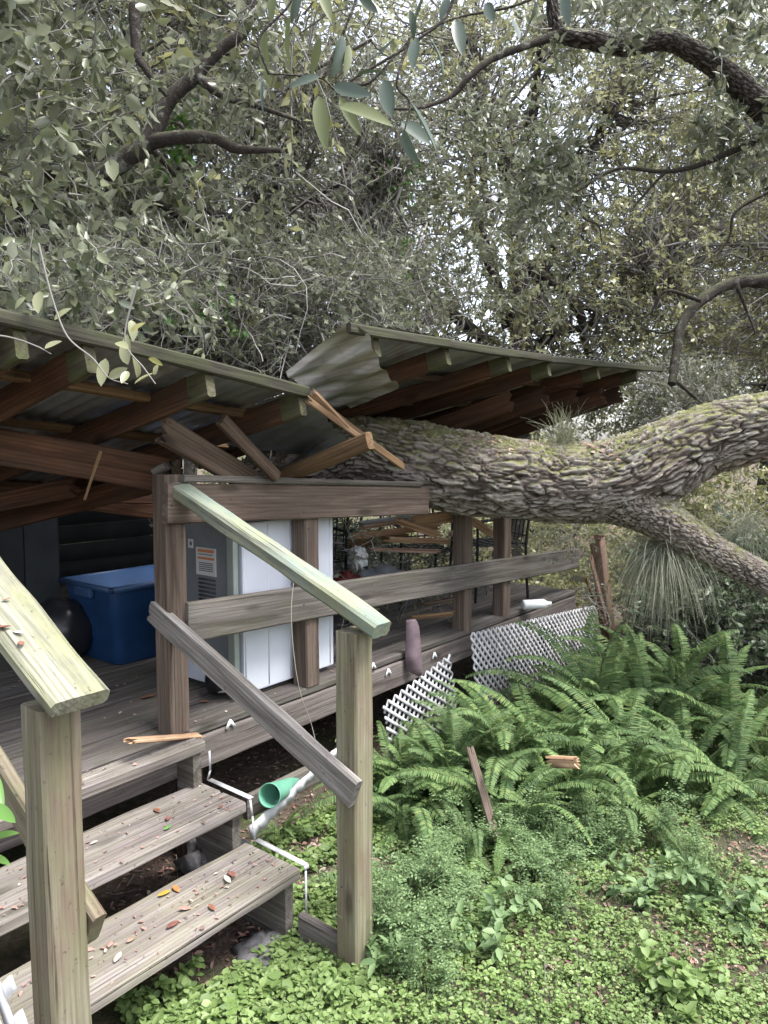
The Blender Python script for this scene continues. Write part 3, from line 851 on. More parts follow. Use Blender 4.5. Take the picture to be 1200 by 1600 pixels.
# ================================================================== fallen oak
def bark_tube(name, ctrl, rad, mat, parent, ns=200, step=.0055, cell=.034, stretch=7.0, depth=.026, seed=0, knobs=()):
    n = 24; p = catmull(ctrl, n); rr_ = np.interp(np.linspace(0, 1, len(p)), np.linspace(0, 1, len(ctrl)), rad)
    seg = np.linalg.norm(np.diff(p, axis=0), axis=1); s = np.concatenate([[0], np.cumsum(seg)]); K = int(s[-1] / step)
    ss = np.linspace(0, s[-1], K)
    pts = np.stack([np.interp(ss, s, p[:, i]) for i in range(3)], 1); r_ = np.interp(ss, s, rr_)
    V, F, (N, B, T) = tube_arr(pts, r_, ns)
    ang = np.linspace(0, 2 * math.pi, ns, endpoint=False)
    ca, sa = np.cos(ang), np.sin(ang)
    ridge = np.zeros((K, ns)); disp = np.zeros((K, ns))
    for i in range(K):
        si = ss[i]; r0 = r_[i]
        for j in range(ns):
            x = r0 * ca[j]; y = r0 * sa[j]
            w1 = noise.noise(Vector((si * 2.2 + seed, x * 5, y * 5)))
            w2 = noise.noise(Vector((si * 9, x * 14 + seed, y * 14)))
            q = Vector((si / (cell * stretch) + w2 * .45 + seed, x / cell + w1 * 2.0 + w2 * .9, y / cell + w1 * 1.6 - w2 * .9))
            d = noise.voronoi(q)[0]
            h = min(1, max(0, (d[1] - d[0]) / .24)); h = h * h * (3 - 2 * h)
            n_ = noise.noise(Vector((si / (cell * stretch * 1.6) + 9 + w2 * .3, x / cell * .95 + w1 * 2, y / cell * .95 - w1 * 2)))
            h2 = min(1, abs(n_) * 6.5); h = h * (.35 + .65 * h2)
            big = noise.noise(Vector((si * 3 + seed, x * 4, y * 4)))
            fine = noise.noise(q * 3.1)
            ridge[i, j] = max(0, min(1, h * (.8 + .45 * fine)))
            disp[i, j] = depth * (h * (.7 + .55 * fine) - .7) + big * r0 * .09
    V = V.reshape(K, ns, 3)
    nrm = ca[None, :, None] * N[:, None, :] + sa[None, :, None] * B[:, None, :]
    V = V + nrm * disp[..., None]
    Vc = np.vstack([V.reshape(-1, 3), pts[0], pts[-1]])
    rid = np.concatenate([ridge.ravel(), [.5, .5]])
    j = np.arange(ns); c0, c1 = K * ns, K * ns + 1
    caps = np.vstack([np.stack([(j + 1) % ns, j, np.full(ns, c0)], 1)[:, [1, 0, 2]], np.stack([(K - 1) * ns + j, (K - 1) * ns + (j + 1) % ns, np.full(ns, c1)], 1)[:, [1, 0, 2]]])
    me = mesh_np(name, Vc, [F, caps], mat, True, rid)
    return link(name, me, parent)
fo = thing('fallen_oak', 'huge fallen oak trunk with furrowed mossy bark lying across the porch railing and roof', 'tree', P_d(900, 1250, 4.8))
TR = [(395, 748, 5.5, .17), (470, 728, 5.15, .20), (560, 706, 4.8, .235), (640, 722, 4.65, .255), (720, 737, 4.6, .26), (800, 748, 4.55, .252), (880, 756, 4.5, .24), (960, 750, 4.45, .25), (1030, 724, 4.4, .245), (1100, 690, 4.35, .215), (1170, 672, 4.3, .20), (1260, 655, 4.25, .19), (1420, 640, 4.2, .18)]
bark_tube('trunk', [tuple(P_d(a, b, c)) for a, b, c, d in TR], [d for *_, d in TR], M['bark'], fo)
FK = [(920, 755, 4.45, .20), (990, 782, 4.38, .17), (1055, 822, 4.3, .12), (1120, 864, 4.25, .095), (1190, 902, 4.2, .088), (1270, 945, 4.1, .08), (1400, 1020, 4.0, .07)]
bark_tube('limb', [tuple(P_d(a, b, c)) for a, b, c, d in FK], [d for *_, d in FK], M['bark'], fo, ns=130, cell=.020, stretch=2.6, depth=.011, seed=11)
#SECTION_OBJ
# ================================================================== things on the porch
# fridge seen from the back: grey steel back, white grooved side
fL = P_v(371, 1000, -.23); uf0 = UVZ(fL)[0]; uf1 = 1.05
ubk = uf0 + .005
fb = thing('refrigerator', 'white grooved appliance with a grey steel back and warning sticker behind the railing', 'appliance', W((uf0 + uf1) / 2, -.5, ZD))
zt = 1.46; z0 = .64; vb = -.68; vf = -.232
mid = W((uf0 + uf1) / 2 + .02, (vb + vf) / 2, (zt + z0) / 2)
bev_box('body', mid, uf1 - uf0 - .04, vf - vb, zt - z0, M['whitepanel'], fb, AXD, .008)
g = Geo()
for i in range(5):
    u_ = uf0 + .05 + (uf1 - uf0 - .08) * i / 4
    Vb, Fb = box_arr(W(u_, vf + .0, (zt + z0) / 2), .005, .005, zt - z0 - .03, AXD); g.add(Vb, Fb)
link('side_rib', g.mesh('side_rib', M['whitepanel']), fb)
bev_box('back_panel', W(uf0 + .012, (vb + vf) / 2 - .02, (zt + z0) / 2 + .06), .018, vf - vb - .09, zt - z0 - .12, M['greysteel'], fb, AXD, .004)
bev_box('edge_channel', W(uf0 + .004, vf - .03, (zt + z0) / 2), .03, .05, zt - z0 - .02, M['lightsteel'], fb, AXD, .006)
bev_box('edge_channel', W(uf0 + .004, vb + .012, (zt + z0) / 2), .03, .022, zt - z0 - .02, M['lightsteel'], fb, AXD, .006)
def on_back(px, py, off=.0): return P_u(px, py, uf0 - off)
lp = on_back(322, 877, .002)
vl = UVZ(on_back(307, 870))[1]; vr = UVZ(on_back(337, 870))[1]; zl = UVZ(on_back(322, 856))[2]; zb = UVZ(on_back(322, 899))[2]
lab = bev_box('warning_label', W(uf0 - .0, (vl + vr) / 2, (zl + zb) / 2), .006, vr - vl, zl - zb, M['label'], fb, AXD, 0)
def stripe(name, f, h, mat, x0=.12, x1=.95):
    zz = zl + (zb - zl) * f
    o = bev_box(name, W(uf0 - .004, vl + (vr - vl) * (x0 + x1) / 2, zz), .004, (vr - vl) * (x1 - x0), (zl - zb) * h, mat, None, AXD, 0)
    o.parent = lab; o.matrix_parent_inverse = lab.matrix_basis.inverted()
for f, h in ((.11, .10), (.38, .08)): stripe('orange_band', f, h, M['orange'])
for f in (.24, .55, .62, .69, .76, .83): stripe('print_line', f, .022, M['ink'], .16, .88)
g = Geo()
for i in range(9):
    zz = zb - .02 - i * .020
    Vb, Fb = box_arr(W(uf0 + .0, (vl + vr) / 2 + .005, zz), .008, (vr - vl) * .85, .008, AXD); g.add(Vb, Fb)
link('vent_slot', g.mesh('vent_slot', M['ink']), fb)
bev_box('outlet_plate', on_back(298, 849, .0), .008, .034, .045, M['label'], fb, AXD, .002)
bev_box('outlet_hole', on_back(298.5, 849, .004), .008, .011, .018, M['ink'], fb, AXD, .002)
g = Geo(); lathe(g, W(uf0 - .01, vf - .12, .70), R * -1, [(-.1, .0), (-.1, .05), (-.02, .07), (.04, .062), (.06, .03), (.062, 0)])
link('compressor', g.mesh('compressor', M['black'], True), fb)
g = Geo(); add_tube(g, [tuple(W(uf0 - .03, vf - .20, .70)), tuple(W(uf0 - .05, vf - .12, .66)), tuple(W(uf0 - .04, vf - .02, .68)), tuple(W(uf0 - .03, vf + .01, .74))], .006, 6, smoothn=6)
link('coolant_pipe', g.mesh('coolant_pipe', M['lightsteel'], True), fb)

# blue tote
tc = P_z(180, 1045, ZD); tu, tv, _ = UVZ(tc)
def tub(name, cu, cv, zb_, wu, wv, h, mat, parent, tp=.86, th=.006, ring=0):
    """open tapered tub with rounded corners"""
    import itertools
    def loop(k, z, inset):
        out = []; a_, b_ = wu / 2 * k - inset, wv / 2 * k - inset; r_ = .05
        for sx, sy, a0 in ((1, 1, 0), (-1, 1, 90), (-1, -1, 180), (1, -1, 270)):
            for q in range(6):
                an = math.radians(a0 + q * 18)
                out.append(tuple(W(cu + sx * (a_ - r_) + r_ * math.cos(an), cv - (sy * (b_ - r_) + r_ * math.sin(an)), zb_ + z)))
        return out
    L_ = [loop(tp, 0, 0), loop(tp + .02, .01, -.003)]
    for q in (.3, .6): L_.append(loop(tp + (1 - tp) * q, h * q, 0)); L_.append(loop(tp + (1 - tp) * q, h * q + .006, -.004))
    L_ += [loop(1, h - .04, 0), loop(1, h, 0), loop(1, h, th), loop(tp, .012, th)]
    n = len(L_[0]); V = [v for l_ in L_ for v in l_]
    F = [(i * n + j, i * n + (j + 1) % n, (i + 1) * n + (j + 1) % n, (i + 1) * n + j) for i in range(len(L_) - 1) for j in range(n)]
    F.append(tuple(range(n))[::-1]); F.append(tuple(range((len(L_) - 1) * n, len(L_) * n)))
    me = bpy.data.meshes.new(name); me.from_pydata(V, [], F); me.materials.append(mat)
    me.polygons.foreach_set('use_smooth', [True] * len(F)); me.update()
    return link(name, me, parent)
to = thing('storage_tote', 'large blue plastic storage tote standing on the deck in the dark', 'storage tote', W(tu + .3, tv - .25, ZD))
tub('tub', tu + .33, tv - .24, ZD + .002, .68, .50, .44, M['blue'], to)
g = Geo()
for a_, b_ in (((-.35, -.26), (.35, -.26)), ((.35, -.26), (.35, .26)), ((.35, .26), (-.35, .26)), ((-.35, .26), (-.35, -.26))):
    p, q = W(tu + .33 + a_[0], tv - .24 + a_[1], ZD + .435), W(tu + .33 + b_[0], tv - .24 + b_[1], ZD + .435)
    x, y, z = frame(q - p, Z); Vb, Fb = box_arr((p + q) / 2, (q - p).length + .02, .03, .02, (x, y, z)); g.add(Vb, Fb)
link('rim', g.mesh('rim', M['bluerim']), to)
bev_box('handle', W(tu - .03, tv - .24, ZD + .40), .03, .16, .05, M['bluerim'], to, AXD, .008)
# round dark bag in front of the tote
bagc = P_z(95, 1030, ZD + .0) + Z * .16
g = Geo(); prof = []
V = []; ns, nr_ = 32, 18
for i in range(nr_ + 1):
    ph = math.pi * i / nr_
    for j in range(ns):
        a_ = 2 * math.pi * j / ns
        d = Vector((math.sin(ph) * math.cos(a_), math.sin(ph) * math.sin(a_), -math.cos(ph)))
        r_ = .19 * (1 + .10 * noise.noise(d * 2.2) + .05 * noise.noise(d * 7))
        V.append(tuple(bagc + Vector((d.x * r_, d.y * r_, max(-.155, d.z * r_)))))
g.add(V, [(i * ns + j, i * ns + (j + 1) % ns, (i + 1) * ns + (j + 1) % ns, (i + 1) * ns + j) for i in range(nr_) for j in range(ns)])
o = link('rubbish_bag', g.mesh('rubbish_bag', M['blackbag'], True)); tag(o, 'round black plastic bag slumped against the left side of the blue tote', 'bag')
# cupboard + board walls added to block light and keep the porch dark
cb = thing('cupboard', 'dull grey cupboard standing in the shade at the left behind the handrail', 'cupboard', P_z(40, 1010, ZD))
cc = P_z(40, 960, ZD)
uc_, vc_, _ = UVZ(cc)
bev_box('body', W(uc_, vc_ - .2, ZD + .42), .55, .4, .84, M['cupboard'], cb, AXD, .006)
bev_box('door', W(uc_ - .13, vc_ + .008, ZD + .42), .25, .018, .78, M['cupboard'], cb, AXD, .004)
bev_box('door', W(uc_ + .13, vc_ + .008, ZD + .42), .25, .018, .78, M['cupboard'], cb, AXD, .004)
hw = thing('shade_wall', 'dark board wall added behind and beside the porch to keep its interior dark', 'wall', W(-1, -3.75, 0))
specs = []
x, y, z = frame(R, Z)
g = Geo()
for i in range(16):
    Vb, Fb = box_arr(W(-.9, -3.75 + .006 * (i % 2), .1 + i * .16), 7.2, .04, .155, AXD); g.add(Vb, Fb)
link('shade_siding', g.mesh('shade_siding', M['wall']), hw)  # back wall, added so the porch interior stays dark
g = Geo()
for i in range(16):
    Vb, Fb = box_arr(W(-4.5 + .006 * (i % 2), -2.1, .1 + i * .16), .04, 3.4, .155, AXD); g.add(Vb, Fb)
link('shade_siding', g.mesh('shade_siding', M['wall']), hw)  # end wall out of view, added to stop light from the left
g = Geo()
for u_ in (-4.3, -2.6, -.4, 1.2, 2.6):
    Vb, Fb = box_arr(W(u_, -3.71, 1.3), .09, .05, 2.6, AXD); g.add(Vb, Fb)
link('shade_batten', g.mesh('shade_batten', M['dark']), hw)

# patio chairs (black metal) and table
def patio_chair(label):
    t = thing('patio_chair', label, 'chair', (0, 0, 0), 'black metal patio chairs')
    for sx in (-1, 1):
        for sy, hgt in ((1, .62), (-1, .95)):
            g = Geo(); add_tube(g, [(sx * .24, sy * .23, 0), (sx * .23, sy * .21, .42), (sx * .22, sy * .21 - (.08 if sy < 0 else 0), hgt)], .011, 8, smoothn=4)
            link('leg', g.mesh('leg', M['black'], True), t)
        g = Geo(); add_tube(g, [(sx * .23, .22, .62), (sx * .24, 0, .64), (sx * .23, -.24, .63)], .011, 8, smoothn=4); link('armrest', g.mesh('armrest', M['black'], True), t)
    g = Geo()
    for q in np.linspace(-.22, .22, 9): add_tube(g, [(q, -.22, .43), (q, .22, .43)], .0055, 5)
    for q in np.linspace(-.22, .22, 6): add_tube(g, [(-.23, q, .436), (.23, q, .436)], .0055, 5)
    link('seat', g.mesh('seat', M['black']), t)
    g = Geo()
    for q in np.linspace(-.2, .2, 8): add_tube(g, [(q, -.22, .45), (q, -.29, .94)], .0055, 5)
    for q in (.5, .62, .74, .86, .94): add_tube(g, [(-.22, -.22 - (q - .45) * .15, q), (.22, -.22 - (q - .45) * .15, q)], .0065, 5)
    link('backrest', g.mesh('backrest', M['black']), t)
    return t
ch = patio_chair('black metal patio chair under the splintered boards, left of the railing post')
ch.location = W(1.75, -1.15, ZD); ch.rotation_euler = (0, 0, math.radians(30))
for c_ in ch.children: c_.matrix_parent_inverse = Matrix.Identity(4)
def copy_thing(src, loc, rot, label, rx=0):
    r_ = src.copy(); COL.objects.link(r_); r_.location = loc; r_.rotation_euler = (rx, 0, rot); r_['label'] = label
    for c_ in src.children:
        d = c_.copy(); COL.objects.link(d); d.parent = r_
    return r_
copy_thing(ch, W(2.72, -.85, ZD), math.radians(200), 'black metal patio chair standing between the two far railing posts')
copy_thing(ch, W(3.25, -.55, ZD + .02), math.radians(110), 'black metal patio chair right of the last railing post, partly hidden by the oak trunk')

# splintered planks lying on the chairs
for i, (xa, ya, xb, yb, d, w_, mat, lb) in enumerate((
    (548, 838, 690, 822, 4.9, .05, 'raw', 'pale splintered plank on top of the debris heap under the trunk'),
    (560, 820, 660, 806, 5.0, .05, 'vinyl', 'grey-white torn board at the back of the debris heap'),
    (600, 842, 705, 846, 4.85, .04, 'raw', 'long orange splintered plank resting on the patio chair'),
    (540, 852, 640, 838, 5.1, .06, 'purlin', 'brown split board under the pale splintered plank'),
    (640, 818, 745, 800, 4.8, .10, 'raw', 'broad split orange board below the trunk beside the post'),
    (735, 812, 775, 838, 5.3, .06, 'raw', 'short pinkish split board between the far railing posts'),
    (545, 905, 600, 888, 5.0, .05, 'grey', 'grey board end lying low behind the middle rail'),
    (655, 945, 720, 935, 4.7, .03, 'dark', 'thin dark stick lying on the deck below the middle rail'),
    (640, 965, 712, 958, 4.6, .03, 'purlin', 'thin brown lath on the deck beside the mauve blade'), (575, 858, 690, 862, 4.75, .03, 'torn', 'dull torn lath lowest in the splintered heap'), (560, 826, 640, 812, 4.85, .035, 'torn', 'reddish torn lath highest in the splintered heap'), (615, 812, 690, 838, 4.7, .05, 'raw', 'orange slab tilted down to the right in the splintered heap'), (700, 838, 735, 812, 5.0, .04, 'torn', 'short torn lath tilted up to the right behind the railing post'), (590, 935, 690, 912, 4.9, .05, 'dark', 'dark plank lying just beneath the middle rail'))):
    o = board('broken_plank', P_d(xa, ya, d), P_d(xb, yb, d + .15), w_, .02, Z + D * .6, M[mat], None, jag0=.08, jag1=.10)
    tag(o, lb, 'broken plank', 'splintered planks on the porch')
# crumpled rubbish behind the rail
def crumple(name, c, r_, mat, lab, cat, sq=(1, 1, 1), sd=0):
    V = []; ns, nr_ = 28, 16
    for i in range(nr_ + 1):
        ph = math.pi * i / nr_
        for j in range(ns):
            a_ = 2 * math.pi * j / ns
            d = Vector((math.sin(ph) * math.cos(a_), math.sin(ph) * math.sin(a_), math.cos(ph)))
            k_ = 1 + .35 * noise.noise(d * 2.4 + Vector((sd, 0, 0))) + .30 * noise.noise(d * 7 + Vector((sd, 0, 0)))
            V.append((c[0] + d.x * r_ * k_ * sq[0], c[1] + d.y * r_ * k_ * sq[1], c[2] + d.z * r_ * k_ * sq[2]))
    g = Geo(); g.add(V, [(i * ns + j, (i + 1) * ns + j, (i + 1) * ns + (j + 1) % ns, i * ns + (j + 1) % ns) for i in range(nr_) for j in range(ns)])
    o = link(name, g.mesh(name, mat, True)); tag(o, lab, cat); return o
crumple('crumpled_bag', P_d(560, 872, 4.9), .06, M['white'], 'crumpled white plastic bag in the debris right of the white appliance', 'bag', (1, 1, 1.2), 3)
crumple('charcoal_sack', P_d(592, 905, 4.95), .15, M['greysteel'], 'grey crumpled sack low in the debris behind the middle rail', 'sack', (1.3, 1, .6), 9)
crumple('cushion', P_d(540, 920, 4.8), .10, mat_plain('dull_red_cloth', (.13, .035, .035), .9, .1, 0, .3, 10, .4), 'dull red cloth bundle beside the white appliance', 'cloth bundle', (1, 1, 1), 5)
# white bottle
bc = P_z(838, 944, ZD + .04)
g = Geo(); lathe(g, bc - R * .0, Vector((1, .25, 0)), [(-.11, 0), (-.11, .028), (-.10, .036), (.06, .036), (.085, .02), (.10, .014), (.12, .014), (.12, 0)])
o = link('bottle', g.mesh('bottle', M['white'], True)); tag(o, 'white plastic bottle lying on the far end of the deck', 'bottle')
# mauve fan blade
bp = thing('fan_blade', 'mauve painted ceiling fan blade hanging over the deck edge', 'fan blade', P_v(648, 965, VF + .03))
prof = [(-.02, .028, -.008), (0, .034, -.004), (.04, .040, .0), (.12, .044, .0), (.25, .050, -.002), (.35, .049, -.002), (.375, .036, .010), (.41, .012, .030)]
pa = P_v(644, 972, VF + .035); pb = P_v(648, 1057, VF + .05)
x = (pb - pa).normalized(); y = Vector((.97, .25, 0)); y = (y - x * y.dot(x)).normalized(); z = x.cross(y); sc = (pb - pa).length / .41
V = []
for s_, hw, of in prof:
    for sy, sz in ((-1, -1), (1, -1), (1, 1), (-1, 1)): V.append(tuple(pa + x * s_ * sc + y * (sy * hw + of) + z * (sz * .004)))
n = len(prof)
F = [(i * 4 + j, i * 4 + (j + 1) % 4, i * 4 + 4 + (j + 1) % 4, i * 4 + 4 + j) for i in range(n - 1) for j in range(4)] + [(0, 3, 2, 1), (n * 4 - 4, n * 4 - 3, n * 4 - 2, n * 4 - 1)]
g = Geo(); g.add(V, F); link('blade', g.mesh('blade', M['mauve']), bp)

# little white clips on the rim board
for (px, py), lb in zip(((360, 1131), (583, 1041), (607, 1050), (679, 1024)), ('nearest the steps', 'just right of the corner stair post', 'left of the mauve blade', 'right of the mauve blade')):
    c_ = P_v(px, py, VF + .004)
    g = Geo()
    for s in (-1, 1):
        a_ = c_ + Z * .014; b_ = c_ + R * (.020 * s) - Z * .014
        xx, yy, zz_ = frame(b_ - a_, D); Vb, Fb = box_arr((a_ + b_) / 2, (b_ - a_).length + .008, .006, .013, (xx, yy, zz_)); g.add(Vb, Fb)
    o = link('light_clip', g.mesh('light_clip', M['white'])); tag(o, 'small white plastic clip on the rim board, ' + lb, 'clip', 'white clips on the rim board')
# hanging cord
g = Geo(); add_tube(g, [tuple(P_v(*q)) for q in ((459, 905, .0), (455, 960, .02), (460, 1030, .03), (470, 1085, .03), (486, 1130, .03), (500, 1190, .05))], .0018, 5, smoothn=6)
o = link('cord', g.mesh('cord', M['cord'], True)); tag(o, 'thin pale cord dangling in front of the white appliance and the deck edge', 'cord')
# orange splinter on deck edge
o = board('wood_splinter', P_v(198, 1162, -.04) + Z * .01, P_v(318, 1152, -.10) + Z * .01, .045, .016, D, M['raw'], None, jag0=.04, jag1=.22); tag(o, 'fresh orange splinter of wood lying on the top step', 'splinter')
o = board('wood_block', P_d(856, 1190, 3.25), P_d(905, 1192, 3.15), .05, .035, Z, M['raw'], None, jag0=.05, jag1=.03); tag(o, 'pale orange broken block of wood caught on top of the ferns', 'wood block')
o = board('wood_stake', P_z(783, 1338, .0), P_d(733, 1166, 3.35), .05, .018, R, M['brown'], None, jag1=.05); tag(o, 'thin dark broken stake leaning upright in the ferns', 'stake')
o = crumple('rubble', P_z(412, 1490, -.03), .10, M['concrete'], 'rough grey lump of rubble on the ground below the bottom step', 'rubble', (1.1, 1.2, .45), 2)
o = crumple('rubble', P_z(340, 1340, .05), .13, M['concrete'], 'pitted pale rubble block in the shade under the steps', 'rubble', (1.1, .8, .8), 6)

# ================================================================== dead leaves on the wood
def dead_leaf(p, L, lab, mat, grp=None, rz=None, cat='leaf'):
    g = Geo(); n = 9; rz = random.uniform(0, 6.28) if rz is None else rz
    x = Vector((math.cos(rz), math.sin(rz), random.uniform(-.1, .2))).normalized(); y = Vector((-x.y, x.x, 0)).normalized(); z = x.cross(y)
    V = []; cu = random.uniform(.1, .35)
    for i in range(n):
        f = i / (n - 1); hw = L * .22 * math.sin(math.pi * min(1, f * .97 + .02)) ** .75; h = .004 + cu * L * (f - .5) ** 2
        c_ = Vector(p) + x * (L * (f - .5)) + z * h
        V += [tuple(c_ - y * hw + z * hw * .5), tuple(c_), tuple(c_ + y * hw + z * hw * .4)]
    F = [(i * 3 + j, i * 3 + 3 + j, i * 3 + 4 + j, i * 3 + 1 + j) for i in range(n - 1) for j in (0, 1)]
    g.add(V, F)
    me = g.mesh('dead_leaf', mat, True)
    o = link('dead_leaf', me); o.data.materials[0] = mat
    so = o.modifiers.new('thick', 'SOLIDIFY'); so.thickness = .0008
    tag(o, lab, cat, grp); return o
LM = {n: mat_plain('leaf_' + n, c, .65, .3, 0, .3, 40) for n, c in dict(brown=(.20, .09, .055), red=(.19, .08, .06), tan=(.27, .19, .14), pale=(.36, .32, .28), orange=(.36, .15, .05), yellow=(.42, .26, .04), pink=(.28, .17, .14), greenl=(.10, .22, .06)).items()}
G3 = 'dead leaves on the bottom step'
for px, py, L, c_, lb in ((257, 1398, .05, 'yellow', 'yellow-orange leaf on the bottom step'), (275, 1391, .045, 'orange', 'bright orange leaf touching the yellow one on the bottom step'),
    (288, 1422, .045, 'pink', 'curled pinkish leaf in the middle of the bottom step'), (362, 1368, .05, 'red', 'rust red leaf near the right end of the bottom step'),
    (355, 1376, .045, 'pale', 'slim pale leaf beside the rust red one on the bottom step'), (270, 1447, .05, 'red', 'dark red curled leaf near the front edge of the bottom step'),
    (184, 1498, .045, 'pale', 'white-edged leaf near the post on the bottom step'), (172, 1478, .035, 'pink', 'small pink leaf behind the white-edged leaf on the bottom step'),
    (331, 1420, .04, 'brown', 'brown twig-like leaf at the front of the bottom step'), (205, 1470, .035, 'tan', 'small tan leaf left of centre on the bottom step')):
    dead_leaf(P_z(px, py, .252), L, lb, LM[c_], G3)
for px, py, L, c_, lb in ((262, 1295, .035, 'greenl', 'small green leaf on the middle step'), (262, 1281, .04, 'red', 'reddish leaf just behind the green one on the middle step'), (245, 1268, .04, 'brown', 'brown curled leaf toward the back of the middle step'), (147, 1318, .03, 'pale', 'tiny pale leaf on the left half of the middle step'), (345, 1262, .03, 'brown', 'tiny brown leaf at the right end of the middle step')):
    dead_leaf(P_z(px, py, .419), L, lb, LM[c_], 'dead leaves on the middle step')
for px, py, L, c_, lb in ((320, 1098, .05, 'brown', 'brown leaf on the deck right of the corner post'), (232, 1090, .07, 'brown', 'dark twig-like leaf on the deck left of the corner post'), (340, 1078, .03, 'tan', 'small tan leaf on the deck before the appliance'), (188, 1115, .03, 'pale', 'tiny pale leaf on the deck behind the near handrail end')):
    dead_leaf(P_z(px, py, ZD + .003), L, lb, LM[c_], 'dead leaves on the deck')
# on the near handrail top
nrm = (b4 - a4).cross(R).normalized(); nrm = nrm if nrm.z > 0 else -nrm
pr0 = b4 + nrm * .0225
for px, py, L, c_, lb in ((10, 939, .022, 'tan', 'square tan chip on the near mossy handrail'), (28, 991, .026, 'white', 'oval white chip on the near mossy handrail'), (4, 983, .035, 'red', 'dark red leaf shred on the near handrail beside the white chip'), (33, 1008, .03, 'red', 'dark red leaf shred below the white chip on the near handrail')):
    q = P_pl(px, py, pr0, nrm)
    dead_leaf(q, L, lb, M['white'] if c_ == 'white' else LM[c_], 'scraps on the near handrail')

# ================================================================== more of the fallen oak: tufts, twigs
def FP(a, b, c): return tuple(P_d(a, b, c))
# hanging pale tuft under the fork
def tuft(name, c, n, L, up, out, rad, mat, lab, cat, seed, droop=.30, biasx=0):
    r = np.random.default_rng(seed); g = Geo()
    d = r.normal(0, 1, (n, 3)) * out + np.array([biasx, 0, up])
    P = curves(r, np.tile(np.array(c), (n, 1)) + r.normal(0, .035, (n, 3)), d, L * r.uniform(.5, 1.2, n), 9, .05, droop)
    strands(g, P, np.linspace(rad, rad * .3, 9)[None, :] * np.ones((n, 1)))
    o = link(name, g.mesh(name, mat)); tag(o, lab, cat); return o
tuft('air_plant_tuft', FP(1035, 858, 4.42), 800, .48, .25, .9, .0015, M['mossy'], 'big drooping tuft of pale grey-green needles under the fallen trunk fork', 'plant', 4, .32)
tuft('air_plant_tuft', FP(880, 692, 4.45), 200, .22, 1.0, .55, .0014, M['grasstuft'], 'upright tuft of dry pale blades growing on top of the fallen trunk', 'plant', 5, .06)
tuft('air_plant_tuft', FP(1170, 820, 4.6), 200, .35, .3, .8, .0012, M['mossy'], 'thin pale tuft in the gap right of the trunk fork', 'plant', 6, .2)

def limb_obj(name, pts, rads, mat, parent, seed=0, ns=12):
    g = Geo(); add_tube(g, pts, rads, ns, .10, seed, smoothn=9)
    return link(name, g.mesh(name, mat, True), parent)
def crown_obj(parent, C, out, r, nt, tl, nl, ll, lr, lmat, six=False, name='crown', tname='twigs', tmat=None, **k):
    gl, gt = Geo(), Geo()
    foliage(r, np.asarray(C), np.asarray(out), nt, tl, nl, ll, lr, gl, gt, six, **k)
    a = link(name, gl.mesh(name, lmat), parent) if nl else None
    b = link(tname, gt.mesh(tname, tmat or M['twig']), parent)
    return a, b
def scatter_px(r, n, x0, x1, y0, y1, d0, d1, thr=None, sc=1.2, off=0):
    """points through a wedge of the place (picture columns x, rows y, depth d)"""
    out = []
    while len(out) < n:
        px, py = r.uniform(x0, x1), r.uniform(y0, y1); d = (r.uniform(d0 ** 2, d1 ** 2)) ** .5
        p = P_d(px, py, d)
        if p.z < .15: continue
        if thr is not None and noise.noise(p * sc + Vector((off, 0, 0))) < thr: continue
        out.append(tuple(p))
    return np.array(out)

# ---- twig and leaf mass of the fallen crown lying over the left roof
r = np.random.default_rng(21)
fc = fo
C = scatter_px(r, 300, 230, 620, 395, 560, 4.6, 6.0, -.25)
C = np.array([c for c in C if c[2] > 2.05])
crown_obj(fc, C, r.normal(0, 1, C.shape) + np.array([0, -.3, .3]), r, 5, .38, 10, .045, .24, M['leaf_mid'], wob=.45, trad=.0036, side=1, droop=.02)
C = scatter_px(r, 110, -120, 330, 400, 490, 3.4, 4.8, -.3)
C = np.array([c for c in C if c[2] > 2.35])
crown_obj(fc, C, r.normal(0, 1, C.shape) + np.array([0, -.3, .25]), r, 5, .36, 6, .052, .26, M['leaf_mid'], six=True, wob=.45, trad=.004, side=2)
C = scatter_px(r, 90, 1010, 1130, 575, 670, 6.3, 7.2)
crown_obj(fc, C, r.normal(0, 1, C.shape), r, 5, .35, 8, .045, .22, M['leaf_mid'], wob=.5, trad=.0035, side=2)
C = scatter_px(r, 9, 870, 930, 800, 960, 4.9, 5.1)
crown_obj(fc, C, r.normal(0, 1, C.shape), r, 5, .22, 5, .035, .22, M['leaf_mid'], wob=.5, trad=.003, side=2, tname='twigs')
for q, (pts, rd) in enumerate((
    ([(210, 560, 5.6), (225, 500, 5.6), (270, 455, 5.6), (330, 470, 5.5), (365, 530, 5.4)], [.14, .13, .12, .10, .09]),
    ([(150, 470, 5.2), (230, 440, 5.2), (300, 425, 5.2), (380, 440, 5.2)], [.07, .06, .05, .03]),
    ([(285, 545, 4.9), (300, 470, 4.9), (278, 400, 4.8), (290, 345, 4.8)], [.045, .035, .025, .015]),
    ([(240, 310, 4.6), (290, 345, 4.6), (345, 395, 4.7), (352, 430, 4.7)], [.03, .024, .02, .015]),
    ([(225, 220, 4.6), (300, 300, 4.6), (350, 360, 4.7), (390, 400, 4.8)], [.018, .015, .012, .01]))):
    limb_obj('limb', [FP(*p) for p in pts], rd, M['barkdark'], fc, q)
C = scatter_px(r, 26, -60, 250, 400, 465, 2.2, 2.8)
crown_obj(fc, C, r.normal(0, 1, C.shape) + np.array([.1, -.3, -.1]), r, 4, .20, 7, .045, .27, M['leaf_mid'], six=True, wob=.4, trad=.0022, side=1)
